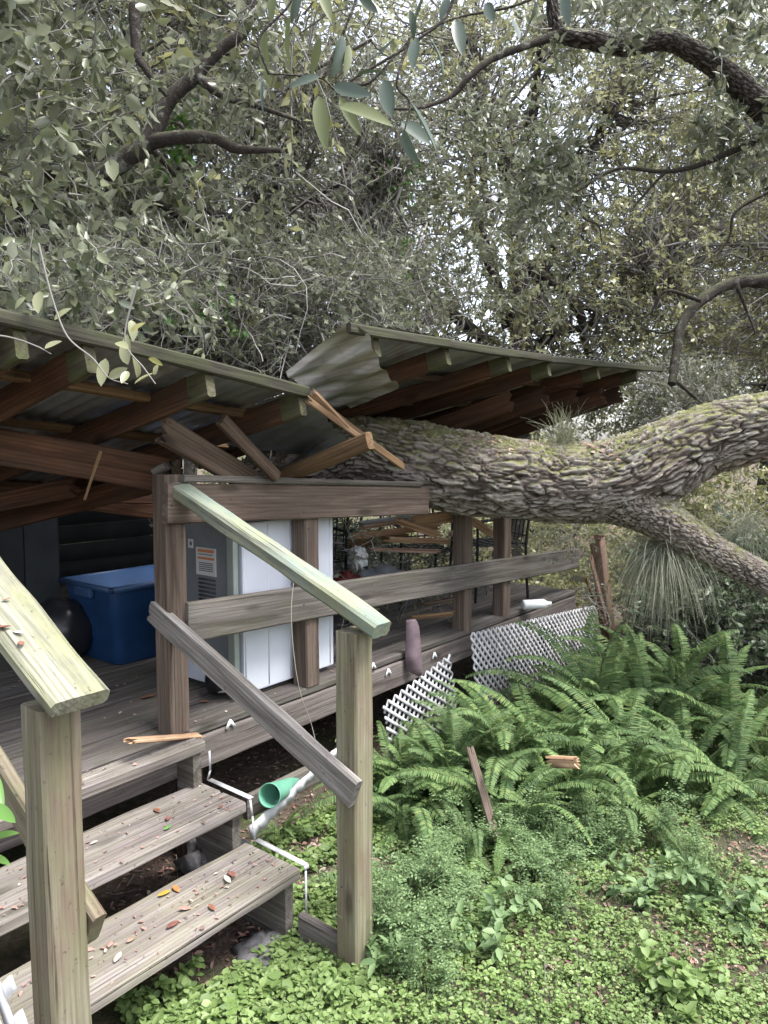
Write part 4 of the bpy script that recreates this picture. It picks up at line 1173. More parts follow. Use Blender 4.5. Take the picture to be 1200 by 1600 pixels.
# bare grey arching stems in the tangle
n = 60
P0 = scatter_px(r, n, 200, 560, 400, 560, 4.5, 5.4); P0 = np.array([p for p in P0 if p[2] > 1.95])
g = Geo(); P = curves(r, P0, r.normal(0, 1, P0.shape) * np.array([1, .4, .8]), r.uniform(.5, 1.1, len(P0)), 9, .30, .06)
strands(g, P, np.linspace(.0055, .002, 9)[None, :] * r.uniform(.6, 1.3, (len(P0), 1)))
link('bare_stems', g.mesh('bare_stems', M['twig']), fc)

# ================================================================== overhanging live oak (trunk out of the frame on the right)
lo = thing('live_oak', 'live oak overhanging from the right, its dark mossy limb arching across the top corner', 'tree', (5.2, 6.0, 0))
limb_obj('trunk', [(5.2, 6.0, -.1), (5.1, 6.0, 1.6), (5.0, 5.9, 3.2), (4.6, 5.6, 4.6)], [.34, .28, .24, .16], M['barksmall'], lo, 1, 18)
bark_tube('limb', [(5.0, 5.9, 3.0), FP(1400, 260, 5.2), FP(1300, 225, 5.0), FP(1215, 188, 4.8), FP(1150, 128, 4.7), FP(1085, 82, 4.6), FP(1040, 62, 4.6), FP(975, 72, 4.6), FP(925, 62, 4.6), FP(872, 48, 4.6), FP(860, -40, 4.6)], [.13, .10, .095, .082, .070, .062, .058, .055, .055, .045, .03], M['barklimb'], lo, ns=72, step=.010, cell=.02, stretch=3.5, depth=.011, seed=5)
limb_obj('branch', [FP(876, 52, 4.6), FP(820, 72, 4.5), FP(770, 92, 4.45), FP(735, 118, 4.4), FP(705, 150, 4.4), FP(655, 168, 4.3), FP(610, 170, 4.2)], [.03, .022, .02, .018, .015, .011, .008], M['barkdark'], lo, 3, 8)
limb_obj('branch', [FP(1290, 190, 4.9), FP(1180, 222, 4.8), FP(1100, 255, 4.8), FP(1040, 268, 4.8), FP(965, 264, 4.8), FP(900, 300, 4.8)], [.03, .02, .018, .014, .011, .006], M['barkdark'], lo, 4, 8)
limb_obj('branch', [FP(1046, 262, 4.8), FP(1010, 300, 4.8), FP(985, 330, 4.8)], [.012, .008, .005], M['barkdark'], lo, 5, 7)
limb_obj('branch', [FP(900, 305, 4.8), FP(912, 340, 4.8), FP(935, 352, 4.8), FP(940, 378, 4.8)], [.008, .007, .006, .004], M['barkdark'], lo, 6, 7)
limb_obj('limb', [FP(1420, 440, 5.6), FP(1290, 432, 5.6), FP(1200, 438, 5.6), (FP(1140, 444, 5.6)), FP(1095, 470, 5.5), FP(1066, 505, 5.4), FP(1056, 555, 5.3), FP(1050, 600, 5.2)], [.07, .06, .05, .045, .04, .036, .032, .028], M['barkdark'], lo, 7, 10)
for q, (pts) in enumerate(([(1095, 470), (1040, 455), (1015, 490), (985, 500)], [(1066, 505), (1040, 520), (1000, 512)], [(1150, 443), (1165, 480), (1180, 520)], [(1050, 590), (1085, 620), (1110, 640)], [(1200, 300), (1150, 330), (1140, 370), (1120, 400)])):
    limb_obj('branch', [FP(a, b, 5.4) for a, b in pts], np.linspace(.016, .005, len(pts)), M['barkdark'], lo, 20 + q, 6)
r = np.random.default_rng(5)
C = np.vstack([scatter_px(r, 60, 850, 1250, -60, 60, 4.2, 5.4), scatter_px(r, 40, 1080, 1300, 0, 260, 4.3, 5.6), scatter_px(r, 24, 820, 900, 230, 330, 4.6, 5.0), scatter_px(r, 12, 1090, 1230, 190, 260, 4.6, 5.0)])
C = np.vstack([C, scatter_px(r, 130, 640, 880, 150, 500, 6.5, 8.2)])
crown_obj(lo, C, r.normal(0, 1, C.shape) + np.array([-.3, -.3, -.1]), r, 4, .24, 9, .062, .22, M['leaf_mid'], six=True, wob=.25, trad=.003, side=1)

# near leafy sprig hanging into the top of the picture
ns_ = thing('leafy_sprig', 'close leafy sprig with long blue-green leaves hanging in at the top centre', 'branch', P_d(560, 60, 1.5))
lv = [(455, 20, 445, 88), (415, 45, 408, 118), (412, 125, 410, 175), (398, 112, 425, 108), (500, 60, 488, 110), (535, 55, 528, 112), (545, 70, 542, 110), (498, 150, 505, 215), (520, 135, 575, 150), (530, 150, 560, 205), (528, 165, 600, 180), (500, 120, 455, 130), (590, 90, 615, 62), (600, 125, 612, 180), (560, 118, 600, 105), (640, 158, 678, 232), (628, 190, 668, 222), (630, 205, 645, 250), (650, 60, 645, 100), (670, 60, 700, 105), (712, 30, 722, 78), (800, 28, 806, 62), (760, 5, 770, 30), (835, 0, 832, 40), (880, -10, 888, 35), (640, 15, 650, 55), (590, 20, 560, -5), (665, -10, 650, 30), (700, -5, 690, 35), (470, -10, 455, 30), (500, -15, 515, 20), (430, -20, 420, 25), (560, -5, 600, 20)]
r = np.random.default_rng(3); gl = Geo(); A0 = []; A1 = []
for a_, b_, c_, d_ in lv:
    dd = 1.55 + r.uniform(-.2, .2); A0.append(P_d(a_, b_, dd)); A1.append(P_d(c_, d_, dd - r.uniform(-.02, .05)))
A0 = np.array([tuple(p) for p in A0]); A1 = np.array([tuple(p) for p in A1]); Lv = np.linalg.norm(A1 - A0, axis=1)
Ng = r.normal(0, .5, A0.shape) + np.array([0, -.8, .5])
def big_leaf(g, P, A, N, L, Wd):
    for p, a_, n_, l_, w_ in zip(P, A, N, L, Wd):
        a_ = a_ / np.linalg.norm(a_); s_ = np.cross(a_, n_); s_ /= np.linalg.norm(s_); n_ = np.cross(s_, a_); V = []; m = 9
        cu = r.uniform(-.15, .3)
        for i in range(m):
            f = i / (m - 1); hw = w_ * math.sin(math.pi * f ** .85) ** .7 if 0 < f < 1 else .0004; c_ = p + a_ * l_ * f - n_ * (cu * l_ * f * f)
            V += [c_ - s_ * hw + n_ * hw * .35, c_, c_ + s_ * hw + n_ * hw * .35]
        g.add(V, [(i * 3 + j, i * 3 + 3 + j, i * 3 + 4 + j, i * 3 + 1 + j) for i in range(m - 1) for j in (0, 1)])
mL = np.array([q[0] < 560 and i_ % 3 < 2 for i_, q in enumerate(lv)])
big_leaf(gl, A0[~mL], (A1 - A0)[~mL], Ng[~mL], Lv[~mL] * 1.1, Lv[~mL] * .18)
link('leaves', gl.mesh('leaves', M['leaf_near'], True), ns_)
gl = Geo(); big_leaf(gl, A0[mL], (A1 - A0)[mL], Ng[mL], Lv[mL] * 1.15, Lv[mL] * .15)
link('leaves', gl.mesh('leaves', M['leaf_olive'], True), ns_, label='younger yellow-olive leaves of the close sprig')
for pts in ([(720, -60), (700, 20), (655, 60), (600, 95), (560, 118), (525, 140), (500, 122), (420, 115)], [(900, -80), (860, -20), (800, 10), (712, 28), (650, 55)], [(640, 60), (620, 130), (640, 160), (632, 205)], [(420, 115), (405, 60), (450, 10), (470, -40)], [(540, 130), (575, 130), (610, 95), (640, 62)], [(505, 122), (535, 55), (560, -10), (580, -60)]):
    limb_obj('twig', [FP(a, b, 1.55) for a, b in pts], np.linspace(.0035, .0018, len(pts)), M['barksmall'], ns_, 3, 6)
# sprig over the left roof edge
sp2 = thing('leafy_sprig', 'pale leafed twig drooping over the mossy eave of the left roof', 'branch', P_d(180, 560, 1.9))
gl, gt = Geo(), Geo(); A0 = []; A1 = []
for a_, b_, c_, d_ in ((70, 545, 95, 530), (62, 455, 60, 490), (165, 560, 160, 605), (170, 590, 200, 575), (200, 570, 192, 520), (215, 590, 215, 560), (210, 600, 240, 580), (182, 535, 200, 545), (232, 560, 255, 570), (205, 500, 210, 530), (205, 520, 225, 500), (240, 585, 250, 570), (200, 580, 190, 600), (40, 465, 20, 480), (85, 500, 110, 480)):
    dd = 1.95 + r.uniform(-.12, .12); A0.append(tuple(P_d(a_, b_, dd))); A1.append(tuple(P_d(c_, d_, dd - r.uniform(-.02, .04))))
A0 = np.array(A0); A1 = np.array(A1); Lv = np.linalg.norm(A1 - A0, axis=1)
big_leaf(gl, A0, A1 - A0, r.normal(0, .5, A0.shape) + np.array([0, -.6, .7]), Lv, Lv * .22)
link('leaves', gl.mesh('leaves', M['leaf_far'], True), sp2)
for pts in ([(60, 380), (80, 460), (105, 525), (145, 560), (170, 590), (200, 600)], [(-40, 520), (15, 527), (55, 540), (80, 553)], [(215, 440), (195, 530), (225, 575), (243, 600)]):
    limb_obj('twig', [FP(a, b, 1.95) for a, b in pts], np.linspace(.0028, .0014, len(pts)), M['twig'], sp2, 3, 6)
# bits of green leaf at the far left edge by the steps
sp3 = Geo(); A0 = np.array([FP(-14, 1255, 1.25), FP(-14, 1310, 1.25), FP(-20, 1335, 1.25), FP(-12, 1200, 1.3)]); A1 = np.array([FP(28, 1292, 1.2), FP(28, 1300, 1.2), FP(16, 1352, 1.2), FP(6, 1262, 1.25)])
big_leaf(sp3, A0, A1 - A0, r.normal(0, .3, A0.shape) + np.array([0, -.5, .8]), np.linalg.norm(A1 - A0, axis=1), np.array([.011, .008, .008, .008]))
add_tube(sp3, [FP(-60, 1400, 1.3), FP(-30, 1300, 1.27), FP(-14, 1255, 1.25), FP(-12, 1195, 1.3)], .002, 5)
o = link('garden_plant', sp3.mesh('garden_plant', M['leaf_bright'], True)); tag(o, 'green leaf tips poking in at the left edge beside the handrail post', 'plant')

# ================================================================== trees behind
def tree(name, loc, H, cr, cz, ncl, lab, seed, tr=.22, nt=5, nl=10, ll=.055, lmat='leaf_far', lean=(0, 0), group='trees behind the porch', tl=.5, thr=-.15, six=False, side=2, tmat=None, trad=.0045):
    r = np.random.default_rng(seed)
    t = thing(name, lab, 'tree', (loc[0], loc[1], 0), group)
    base = np.array([loc[0], loc[1], -.1]); top = np.array([loc[0] + lean[0], loc[1] + lean[1], H])
    tp = [tuple(base), tuple(base * .7 + top * .3 + r.normal(0, .15, 3)), tuple(base * .4 + top * .6 + r.normal(0, .2, 3)), tuple(top)]
    limb_obj('trunk', tp, [tr, tr * .8, tr * .6, tr * .3], M['barksmall'], t, seed, 14)
    C = []
    cc = np.array([loc[0] + lean[0], loc[1] + lean[1], cz])
    while len(C) < ncl:
        d = unit(r.normal(0, 1, 3)); q = r.uniform(.25, 1) ** .5; p = cc + d * np.array(cr) * q
        if p[2] < .4: continue
        if noise.noise(Vector(p) * .8 + Vector((seed, 0, 0))) < thr: continue
        C.append(p)
    C = np.array(C); out = unit(C - cc) + np.array([0, 0, .1])
    # main limbs
    nodes = []
    for q in range(9):
        e = C[r.integers(len(C))]; s_ = base + (top - base) * r.uniform(.35, .95)
        m1 = s_ * .6 + e * .4 + r.normal(0, .25, 3); m2 = s_ * .25 + e * .75 + r.normal(0, .25, 3)
        limb_obj('limb', [tuple(s_), tuple(m1), tuple(m2), tuple(e)], [tr * .38, tr * .28, tr * .18, tr * .07], M['barkdark'], t, seed + q, 8)
        cur = catmull([s_, m1, m2, e], 8); nodes.append(cur)
    nodes = np.vstack(nodes)
    # branchlets to every spray
    dd = ((C[:, None] - nodes[None]) ** 2).sum(-1); nn = nodes[dd.argmin(1)]
    f = np.linspace(0, 1, 6)[None, :, None]; B = nn[:, None] * (1 - f) + C[:, None] * f
    B[:, 1:-1] += r.normal(0, .09, B[:, 1:-1].shape)
    gl, gt = Geo(), Geo()
    strands(gt, B, np.linspace(.018, .006, 6)[None, :] * r.uniform(.6, 1.4, (len(C), 1)), 4)
    foliage(r, C, out, nt, tl, nl, ll, .24, gl, gt, six, side=side, trad=trad, wob=.32)
    link('crown', gl.mesh('crown', M[lmat]), t); link('twigs', gt.mesh('twigs', tmat or M['twig']), t)
    return t
def copy_tree(src, loc, rz, lab, s=1.0):
    t = src.copy(); COL.objects.link(t); t.location = (loc[0], loc[1], loc[2] if len(loc) > 2 else 0); t.rotation_euler = (0, 0, rz); t.scale = (s, s, s); t['label'] = lab
    for c_ in src.children:
        d = c_.copy(); COL.objects.link(d); d.parent = t
    return t
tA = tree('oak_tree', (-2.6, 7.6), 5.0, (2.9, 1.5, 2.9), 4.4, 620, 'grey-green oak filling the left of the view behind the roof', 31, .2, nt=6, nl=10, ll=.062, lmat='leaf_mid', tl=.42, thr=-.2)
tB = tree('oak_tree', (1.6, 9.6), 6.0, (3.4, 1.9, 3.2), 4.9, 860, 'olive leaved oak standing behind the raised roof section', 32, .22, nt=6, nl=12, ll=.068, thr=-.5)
tC = tree('oak_tree', (5.4, 10.4), 6.0, (3.4, 2.0, 3.3), 4.4, 720, 'yellow-green oak at the right behind the fallen trunk', 33, .22, nt=6, nl=12, ll=.062, thr=-.3)
copy_tree(tB, (-4.5, 13.5), 2.1, 'far oak showing between the left crowns', 1.35)
copy_tree(tC, (.5, 15.5), 1.2, 'far oak behind the middle of the porch roof', 1.5)
copy_tree(tC, (9.5, 15.0), 2.6, 'far oak at the right edge beyond the yellow-green oak', 1.35)
copy_tree(tB, (1.2, 12.8), 5.5, 'far oak straight behind the raised roof section', 1.2)
copy_tree(tB, (6.2, 17.5), 4.0, 'far oak closing the gap below the patch of open sky', 1.15)
copy_tree(tC, (-10.5, 17.0), .4, 'far oak hidden mostly by the twiggy left oak', 1.5)
copy_tree(tC, (-1.5, 21.0), 3.3, 'distant oak low behind the porch', 1.5)
copy_tree(tB, (15.5, 20.0), 5.2, 'distant oak beyond the right edge shrubs', 1.5)
# twiggy small tree, mostly bare, standing just behind the left roof
tD = tree('twiggy_tree', (-.9, 6.2), 3.8, (1.6, .8, 1.7), 3.6, 230, 'slender twiggy tree rising behind the torn roof joint', 34, .07, nt=6, nl=9, ll=.05, lmat='leaf_mid', tl=.42, thr=-.3, side=3, group='twiggy trees', trad=.0042)
copy_tree(tD, (-2.6, 5.9, .3), 2.2, 'slender twiggy tree behind the left part of the roof', 1.1)
copy_tree(tD, (1.5, 7.6, .1), 4.1, 'slender twiggy tree over the high corner of the raised roof', 1.1)
copy_tree(tD, (3.9, 7.9, -.6), 5.1, 'slender twiggy tree behind the fork of the fallen trunk', 1.15)
lt = thing('dark_limbed_tree', 'tree with thick dark crooked limbs crossing the upper left of the view', 'tree', (-2.9, 6.4, 0))
limb_obj('trunk', [(-3.3, 6.6, -.1), (-3.2, 6.5, 2), FP(40, 300, 5.2), FP(120, 272, 4.1)], [.16, .14, .10, .09], M['barkdark'], lt, 40, 12)
for q, (pts, rd) in enumerate((
    ([(110, 275, 4.1), (160, 270, 4.1), (200, 245, 4.1), (232, 222, 4.1), (262, 160, 4.1), (305, 118, 4.1), (345, 75, 4.1), (385, 40, 4.1), (400, -60, 4.1)], [.07, .055, .05, .046, .04, .036, .032, .028, .016]),
    ([(232, 222, 4.1), (290, 214, 4.05), (335, 216, 4.05), (370, 232, 4.05), (440, 235, 4.0)], [.04, .035, .03, .025, .012]),
    ([(305, 118, 4.1), (350, 150, 4.05), (400, 165, 4.0), (470, 190, 4.0)], [.03, .02, .015, .008]),
    ([(210, -40, 3.9), (212, 70, 3.9), (225, 105, 3.9), (260, 150, 3.95)], [.03, .025, .018, .01]),
    ([(480, 350, 6.2), (492, 400, 6.2), (490, 440, 6.2)], [.03, .04, .035]),
    ([(-60, 120, 4.6), (60, 150, 4.6), (150, 130, 4.6), (260, 60, 4.6)], [.03, .022, .015, .008]))):
    limb_obj('limb', [FP(*p) for p in pts], rd, M['barkdark'], lt, 50 + q, 10)
r = np.random.default_rng(44)
C = np.vstack([scatter_px(r, 200, -160, 420, -80, 420, 4.2, 5.6, -.1, 1.0), scatter_px(r, 26, -100, 420, -60, 420, 3.4, 4.2, .1, 1.4)])
crown_obj(lt, C, r.normal(0, 1, C.shape) + np.array([.1, -.4, -.1]), r, 5, .34, 9, .060, .25, M['leaf_mid'], six=True, wob=.4, trad=.0033, side=1)
C = scatter_px(r, 60, -160, 180, -80, 330, 2.6, 3.6, 0, 1.3, 7)
crown_obj(lt, C, r.normal(0, 1, C.shape) + np.array([.1, -.2, -.2]), r, 4, .25, 8, .065, .26, M['leaf_mid'], six=True, wob=.3, trad=.0035, side=1)
# green vine
r = np.random.default_rng(45)
vn = thing('climbing_vine', 'fresh green vine leaves climbing among the grey twigs', 'vine', P_d(585, 480, 6.3))
C = np.vstack([scatter_px(r, 50, 545, 625, 380, 500, 6.0, 6.5), scatter_px(r, 10, 225, 300, 180, 260, 4.7, 4.9), scatter_px(r, 16, 240, 340, 440, 500, 4.4, 4.8), scatter_px(r, 12, 600, 640, 240, 330, 6.0, 6.5)])
crown_obj(vn, C, r.normal(0, 1, C.shape), r, 3, .16, 7, .045, .33, M['leaf_bright'], six=True, wob=.4, trad=.0025, name='foliage', tname='stems')

# ================================================================== shrubs and far undergrowth
def shrub(loc, rad, h, n, seed, lmat, lab, ll=.05, nl=11, tl=.28, nt=5, grp='shrubs around the porch', lr=.26):
    r = np.random.default_rng(seed); t = thing('shrub', lab, 'shrub', (loc[0], loc[1], 0), grp)
    d = unit(r.normal(0, 1, (n, 3))) * (r.uniform(.15, 1, (n, 1)) ** .5); d[:, 2] = abs(d[:, 2])
    C = np.array([loc[0], loc[1], .12]) + d * np.array([rad, rad * .8, h])
    gl, gt = Geo(), Geo()
    f = np.linspace(0, 1, 6)[None, :, None]; b0 = np.array([loc[0], loc[1], 0]) + (C - np.array([loc[0], loc[1], 0])) * np.array([.25, .25, 0])
    B = b0[:, None] * (1 - f) + C[:, None] * f; B[:, 1:-1] += r.normal(0, .04, B[:, 1:-1].shape)
    strands(gt, B, np.linspace(.007, .003, 6)[None, :] * np.ones((n, 1)), 4)
    foliage(r, C, unit(d) + np.array([0, 0, .5]), nt, tl, nl, ll, lr, gl, gt, True, wob=.3, trad=.0028)
    link('foliage', gl.mesh('foliage', M[lmat]), t); link('stems', gt.mesh('stems', M['twig']), t)
    return t
sA = shrub((3.0, 5.8), 1.05, 1.05, 330, 61, 'leaf_dark', 'dark green small-leaved shrub right of the lattice, under the pale hanging tuft')
sB = shrub((3.6, 6.6), 1.3, 1.9, 330, 62, 'leaf_far', 'olive shrub behind the fork of the fallen trunk', ll=.055)
copy_tree(sA, (3.6, 4.9, -.05), 1.3, 'dark green shrub at the right edge beside the ferns', .85)
copy_tree(sB, (1.2, 8.4, 0), 2.0, 'olive shrub seen through the railing behind the porch', 1.2)
copy_tree(sB, (5.6, 7.6, 0), .7, 'olive shrub at the right edge below the trunk', 1.25)
copy_tree(sB, (-.8, 9.6, 0), 3.0, 'tall shrub behind the back of the porch', 1.5)
copy_tree(sB, (3.2, 9.4, 0), 4.4, 'tall shrub beyond the far end of the deck', 1.5)
copy_tree(sB, (7.4, 9.8, 0), 5.2, 'far shrub at the right under the yellow-green oak', 1.6)
copy_tree(sB, (1.3, 7.6, 0), 1.0, 'olive shrub just past the far end of the deck behind the chairs', 1.05)
copy_tree(sA, (.1, 8.7, 0), 2.7, 'dark shrub at the back corner of the deck', 1.5)
copy_tree(sA, (3.3, 7.4, 0), 5.0, 'dark shrub rising behind the splintered post below the trunk', 1.25)
copy_tree(sA, (3.4, 6.9, 0), 3.9, 'dark shrub in the shade just beyond the splintered post', 1.2)

for q_, (x_, y_, s_, z_, lb) in enumerate(((-3.2, 12.0, 2.0, 1, 'tall undergrowth far behind the added porch wall'), (-.6, 12.5, 2.0, 2, 'tall undergrowth behind the middle of the porch'), (1.9, 11.6, 1.9, 3, 'tall undergrowth beyond the chairs on the deck'), (3.9, 12.4, 2.0, 4, 'tall undergrowth below the trunk beyond the far post'), (6.3, 12.0, 2.0, 5, 'tall undergrowth at the right below the trunk'), (8.8, 13.0, 2.2, 6, 'tall undergrowth at the far right edge'), (2.6, 8.2, 1.1, .5, 'leafy shrub seen between the last railing post and the splintered post'), (.6, 9.9, 1.5, 4.4, 'leafy shrub seen above the middle rail behind the broken planks'))):
    copy_tree(sB, (x_, y_, 0), z_, lb, s_)

# ================================================================== ferns
def fern_mesh(seed, nf, L0, mat, up=1.0):
    r = np.random.default_rng(seed); g = Geo()
    for i in range(nf):
        az = r.uniform(0, 2 * math.pi); L = L0 * r.uniform(.6, 1.15); el = r.uniform(.3, 1.35) * up; K = 40
        h = np.array([math.cos(az), math.sin(az), 0]); tw = r.uniform(-.5, .5); pts = [np.array([0, 0, 0.]) + r.normal(0, .03, 3) * np.array([1, 1, 0])]
        a_ = el; curl = r.uniform(1.2, 2.3)
        side0 = np.array([-h[1], h[0], 0])
        for k_ in range(K - 1):
            f = k_ / K; a_ -= curl / K * (.4 + 1.2 * f)
            dirn = h * math.cos(a_) + np.array([0, 0, math.sin(a_)]) + side0 * tw * f * .5
            pts.append(pts[-1] + dirn / np.linalg.norm(dirn) * L / K)
        pts = np.array(pts); strands(g, pts[None], np.linspace(.0028, .0008, K)[None, :])
        T = unit(np.gradient(pts, axis=0)); S = unit(np.cross(T, np.array([0, 0, 1.]) + h * .3)); N = np.cross(S, T)
        roll = r.uniform(-.5, .5); S2 = S * math.cos(roll) + N * math.sin(roll); N2 = np.cross(S2, T)
        idx = np.arange(5, K); sub = np.concatenate([idx, idx + .5]); sub = sub[sub < K - 1]
        k0 = sub.astype(int); fr = (sub - k0)[:, None]; base = pts[k0] * (1 - fr) + pts[k0 + 1] * fr
        prof = np.minimum(1, (sub - 4) / 8) * np.minimum(1, (K - sub) / 14) ** .8
        Lp = L0 * .078 * (.25 + .75 * prof) * (prof > 0) * r.uniform(.88, 1.08, len(sub)); 
        if r.random() < .3: Lp[r.integers(len(sub), size=3)] *= .2
        for s in (-1, 1):
            A = S2[k0] * s + T[k0] * .28 + N2[k0] * -.12 + r.normal(0, .06, (len(sub), 3))
            leaves6(g, base, A, N2[k0] + r.normal(0, .12, (len(sub), 3)), Lp, L0 * .0072 * r.uniform(.8, 1.15, len(sub)), .15, .25)
    return g.mesh('fern', mat)
fm = [fern_mesh(71, 22, .80, M['fern']), fern_mesh(72, 20, .64, M['fern']), fern_mesh(73, 30, .82, M['fern'], 1.35), fern_mesh(74, 9, .58, M['fernlight'], .8)]
FE = [(720, 1230, 2, .72, 'between stake and lattice, upright'), (850, 1165, 1, .85, 'upright, centred on the long lattice'), (668, 1245, 2, .62, 'upright, touching the slumped lattice'), (905, 1100, 1, .75, 'tallest against the right half of the long lattice'), (965, 1120, 2, .8, 'upright beneath the splintered post'), (765, 1170, 1, .85, 'upright at the left end of the long lattice'), (695, 1200, 1, .75, 'between the slumped lattice and the stair post'), (1130, 1170, 0, 1.1, 'arching out at the right below the dark shrub'), (1010, 1085, 0, 1.0, 'at the back right corner of the bed'), (628, 1262, 2, .62, 'tight behind the corner stair post'), (640, 1290, 1, .95, 'at the foot of the corner stair post'), (700, 1262, 2, .75, 'under the slumped lattice panel'), (790, 1235, 2, .88, 'before the left end of the long lattice'), (860, 1210, 0, 1.0, 'right behind the pale wood block'),
      (930, 1160, 2, 1.1, 'under the splintered post'), (1000, 1160, 0, 1.05, 'right of the splintered post'), (790, 1300, 1, .95, 'just right of the leaning stake'), (880, 1265, 0, .9, 'in front of the wood block'),
      (985, 1235, 0, 1.0, 'in the middle of the bed, with long arching fronds'), (1075, 1215, 1, 1.0, 'toward the right end of the bed'), (1130, 1240, 0, .85, 'at the right end of the fern bed'), (1190, 1190, 1, .9, 'at the right edge by the dark shrub'),
      (725, 1200, 1, .75, 'close under the deck edge'), (655, 1225, 1, .6, 'behind the corner stair post'), (1060, 1130, 2, .95, 'deep between the dark shrubs'), (870, 1150, 1, .8, 'against the long lattice'),
      (740, 1330, 1, .62, 'low, left of the stake base'), (960, 1290, 1, .7, 'small, on the front of the bed'), (440, 1305, 1, .32, 'tiny, in the shade beneath the white strip'), (805, 1185, 1, .9, 'between the two lattice panels')]
for i, (px, py, m_, s_, lb) in enumerate(FE):
    p = P_z(px, py, 0); o = link('fern', fm[m_]); o.location = (p.x, p.y, gz(p.x, p.y)); o.rotation_euler = (random.uniform(-.08, .08), random.uniform(-.08, .08), i * 2.4 + .3); o.scale = (s_,) * 3
    tag(o, 'green sword fern ' + lb, 'fern', 'ferns along the deck')
for px, py, rz, s_, dz, lb in ((840, 1215, 5.6, 1.0, .12, 'light green fern spreading pale fronds over the pale wood block'), (930, 1180, .3, 1.05, .2, 'light green fern with bright fronds in the centre of the bed'), (775, 1385, 1.2, .7, .02, 'bright narrow fern at the base of the leaning stake'), (640, 1260, 2.2, .8, .15, 'light green fern beside the corner stair post')):
    p = P_z(px, py, 0); o = link('fern', fm[3]); o.location = (p.x, p.y, dz); o.rotation_euler = (0, 0, rz); o.scale = (s_,) * 3
    tag(o, lb, 'fern', 'ferns along the deck')

# ================================================================== weeds
def weed_mesh(seed, ns, H, lf, mat, lr=.22, feather=True):
    r = np.random.default_rng(seed); g = Geo()
    b = r.normal(0, .05, (ns, 3)) * np.array([1, 1, 0]); K = 10
    P = curves(r, b, r.normal(0, .35, (ns, 3)) + np.array([0, 0, 1.1]), H * r.uniform(.5, 1.1, ns), K, .14, .03)
    strands(g, P, np.linspace(.0022, .0009, K)[None, :] * np.ones((ns, 1)))
    m = 46 if feather else 16; ti = np.repeat(np.arange(ns), m); s = r.uniform(.15, 1, len(ti)) * (K - 1); k0 = np.minimum(s.astype(int), K - 2); f = (s - k0)[:, None]
    base = P[ti, k0] * (1 - f) + P[ti, k0 + 1] * f
    if feather:      # short side sprigs carrying the leaflets
        n = len(ti) // 3; bs = base[:n]; A = unit(r.normal(0, 1, (n, 3)) * np.array([1, 1, .5]) + np.array([0, 0, .25])); Q = curves(r, bs, A, np.full(n, H * .22), 4, .12, .08)
        strands(g, Q, .0008); k_ = 9; tj = np.repeat(np.arange(n), k_); s2 = np.tile(np.linspace(.1, 1, k_), n) * 3; kk = np.minimum(s2.astype(int), 2); ff = (s2 - kk)[:, None]
        b2 = Q[tj, kk] * (1 - ff) + Q[tj, kk + 1] * ff; ax = A[tj]; sd_ = unit(np.cross(ax, np.array([0, 0, 1.]))) * np.where(np.arange(len(tj)) % 2, 1, -1)[:, None]
        leaves4(g, b2, sd_ + ax * .4 + r.normal(0, .15, b2.shape), r.normal(0, .3, b2.shape) + np.array([0, 0, 1.]), lf * r.uniform(.7, 1.2, len(b2)), np.full(len(b2), lf * .24))
    else:
        A = r.normal(0, 1, base.shape) * np.array([1, 1, .4]) + np.array([0, 0, .25])
        leaves6(g, base, A, r.normal(0, .3, base.shape) + np.array([0, 0, 1.]), lf * r.uniform(.6, 1.2, len(base)), np.full(len(base), lf * lr), .2, .25)
    return g.mesh('weed', mat)
wm = [weed_mesh(81, 14, .42, .018, M['weed']), weed_mesh(82, 10, .34, .016, M['weed']), weed_mesh(83, 9, .22, .05, M['weed'], .26, False), weed_mesh(84, 16, .20, .055, M['cover'], .36, False)]
WE = [(610, 1420, 0, 1.0, 'feathery weed right of the corner stair post'), (650, 1455, 0, .95, 'feathery weed in front of the stair post'), (690, 1430, 1, 1.0, 'feathery weed beside the leaning stake'), (620, 1480, 1, 1.0, 'low feathery weed at the stair post foot'),
      (720, 1400, 0, .9, 'feathery weed left of the narrow bright fern'), (850, 1360, 0, .95, 'feathery weed below the wood block'), (900, 1330, 0, 1.0, 'feathery weed hanging out of the fern bed'), (960, 1310, 1, 1.0, 'feathery weed under the arching fronds'),
      (850, 1430, 1, .9, 'tall single feathery weed in the open ground'), (1060, 1330, 1, 1.0, 'feathery weed below the right ferns'), (580, 1500, 2, 1.0, 'leafy weed against the stair post base'), (760, 1480, 2, 1.1, 'leafy weed on the open ground by the stake'),
      (1060, 1560, 3, .85, 'broad-leaved light green weed clump in the bottom right'), (1090, 1545, 3, .6, 'small broad-leaved clump beside the larger one at bottom right'), (1000, 1400, 2, 1.0, 'leafy weed on the right lawn'), (1130, 1420, 2, 1.1, 'leafy weed at the far right of the lawn'),
      (660, 1540, 1, .8, 'thin weed near the bottom centre'), (500, 1560, 3, .55, 'clover-like clump before the steps'), (280, 1560, 3, .6, 'broad-leaved seedling clump below the bottom step'), (230, 1580, 3, .6, 'broad-leaved seedling near the bottom left'), (820, 1330, 0, .9, 'feathery weed between stake and wood block'), (700, 1340, 1, .9, 'feathery weed on the left of the fern bed')]
for i, (px, py, m_, s_, lb) in enumerate(WE):
    p = P_z(px, py, 0); o = link('weed', wm[m_]); o.location = (p.x, p.y, gz(p.x, p.y)); o.rotation_euler = (0, 0, i * 1.9); o.scale = (s_,) * 3
    tag(o, lb, 'weed', 'weeds in the yard')
r = np.random.default_rng(90); g = Geo(); b = np.array([P_z(1095, 1395, 0)[:]]) + r.normal(0, .04, (90, 3)) * np.array([1, 1, 0])
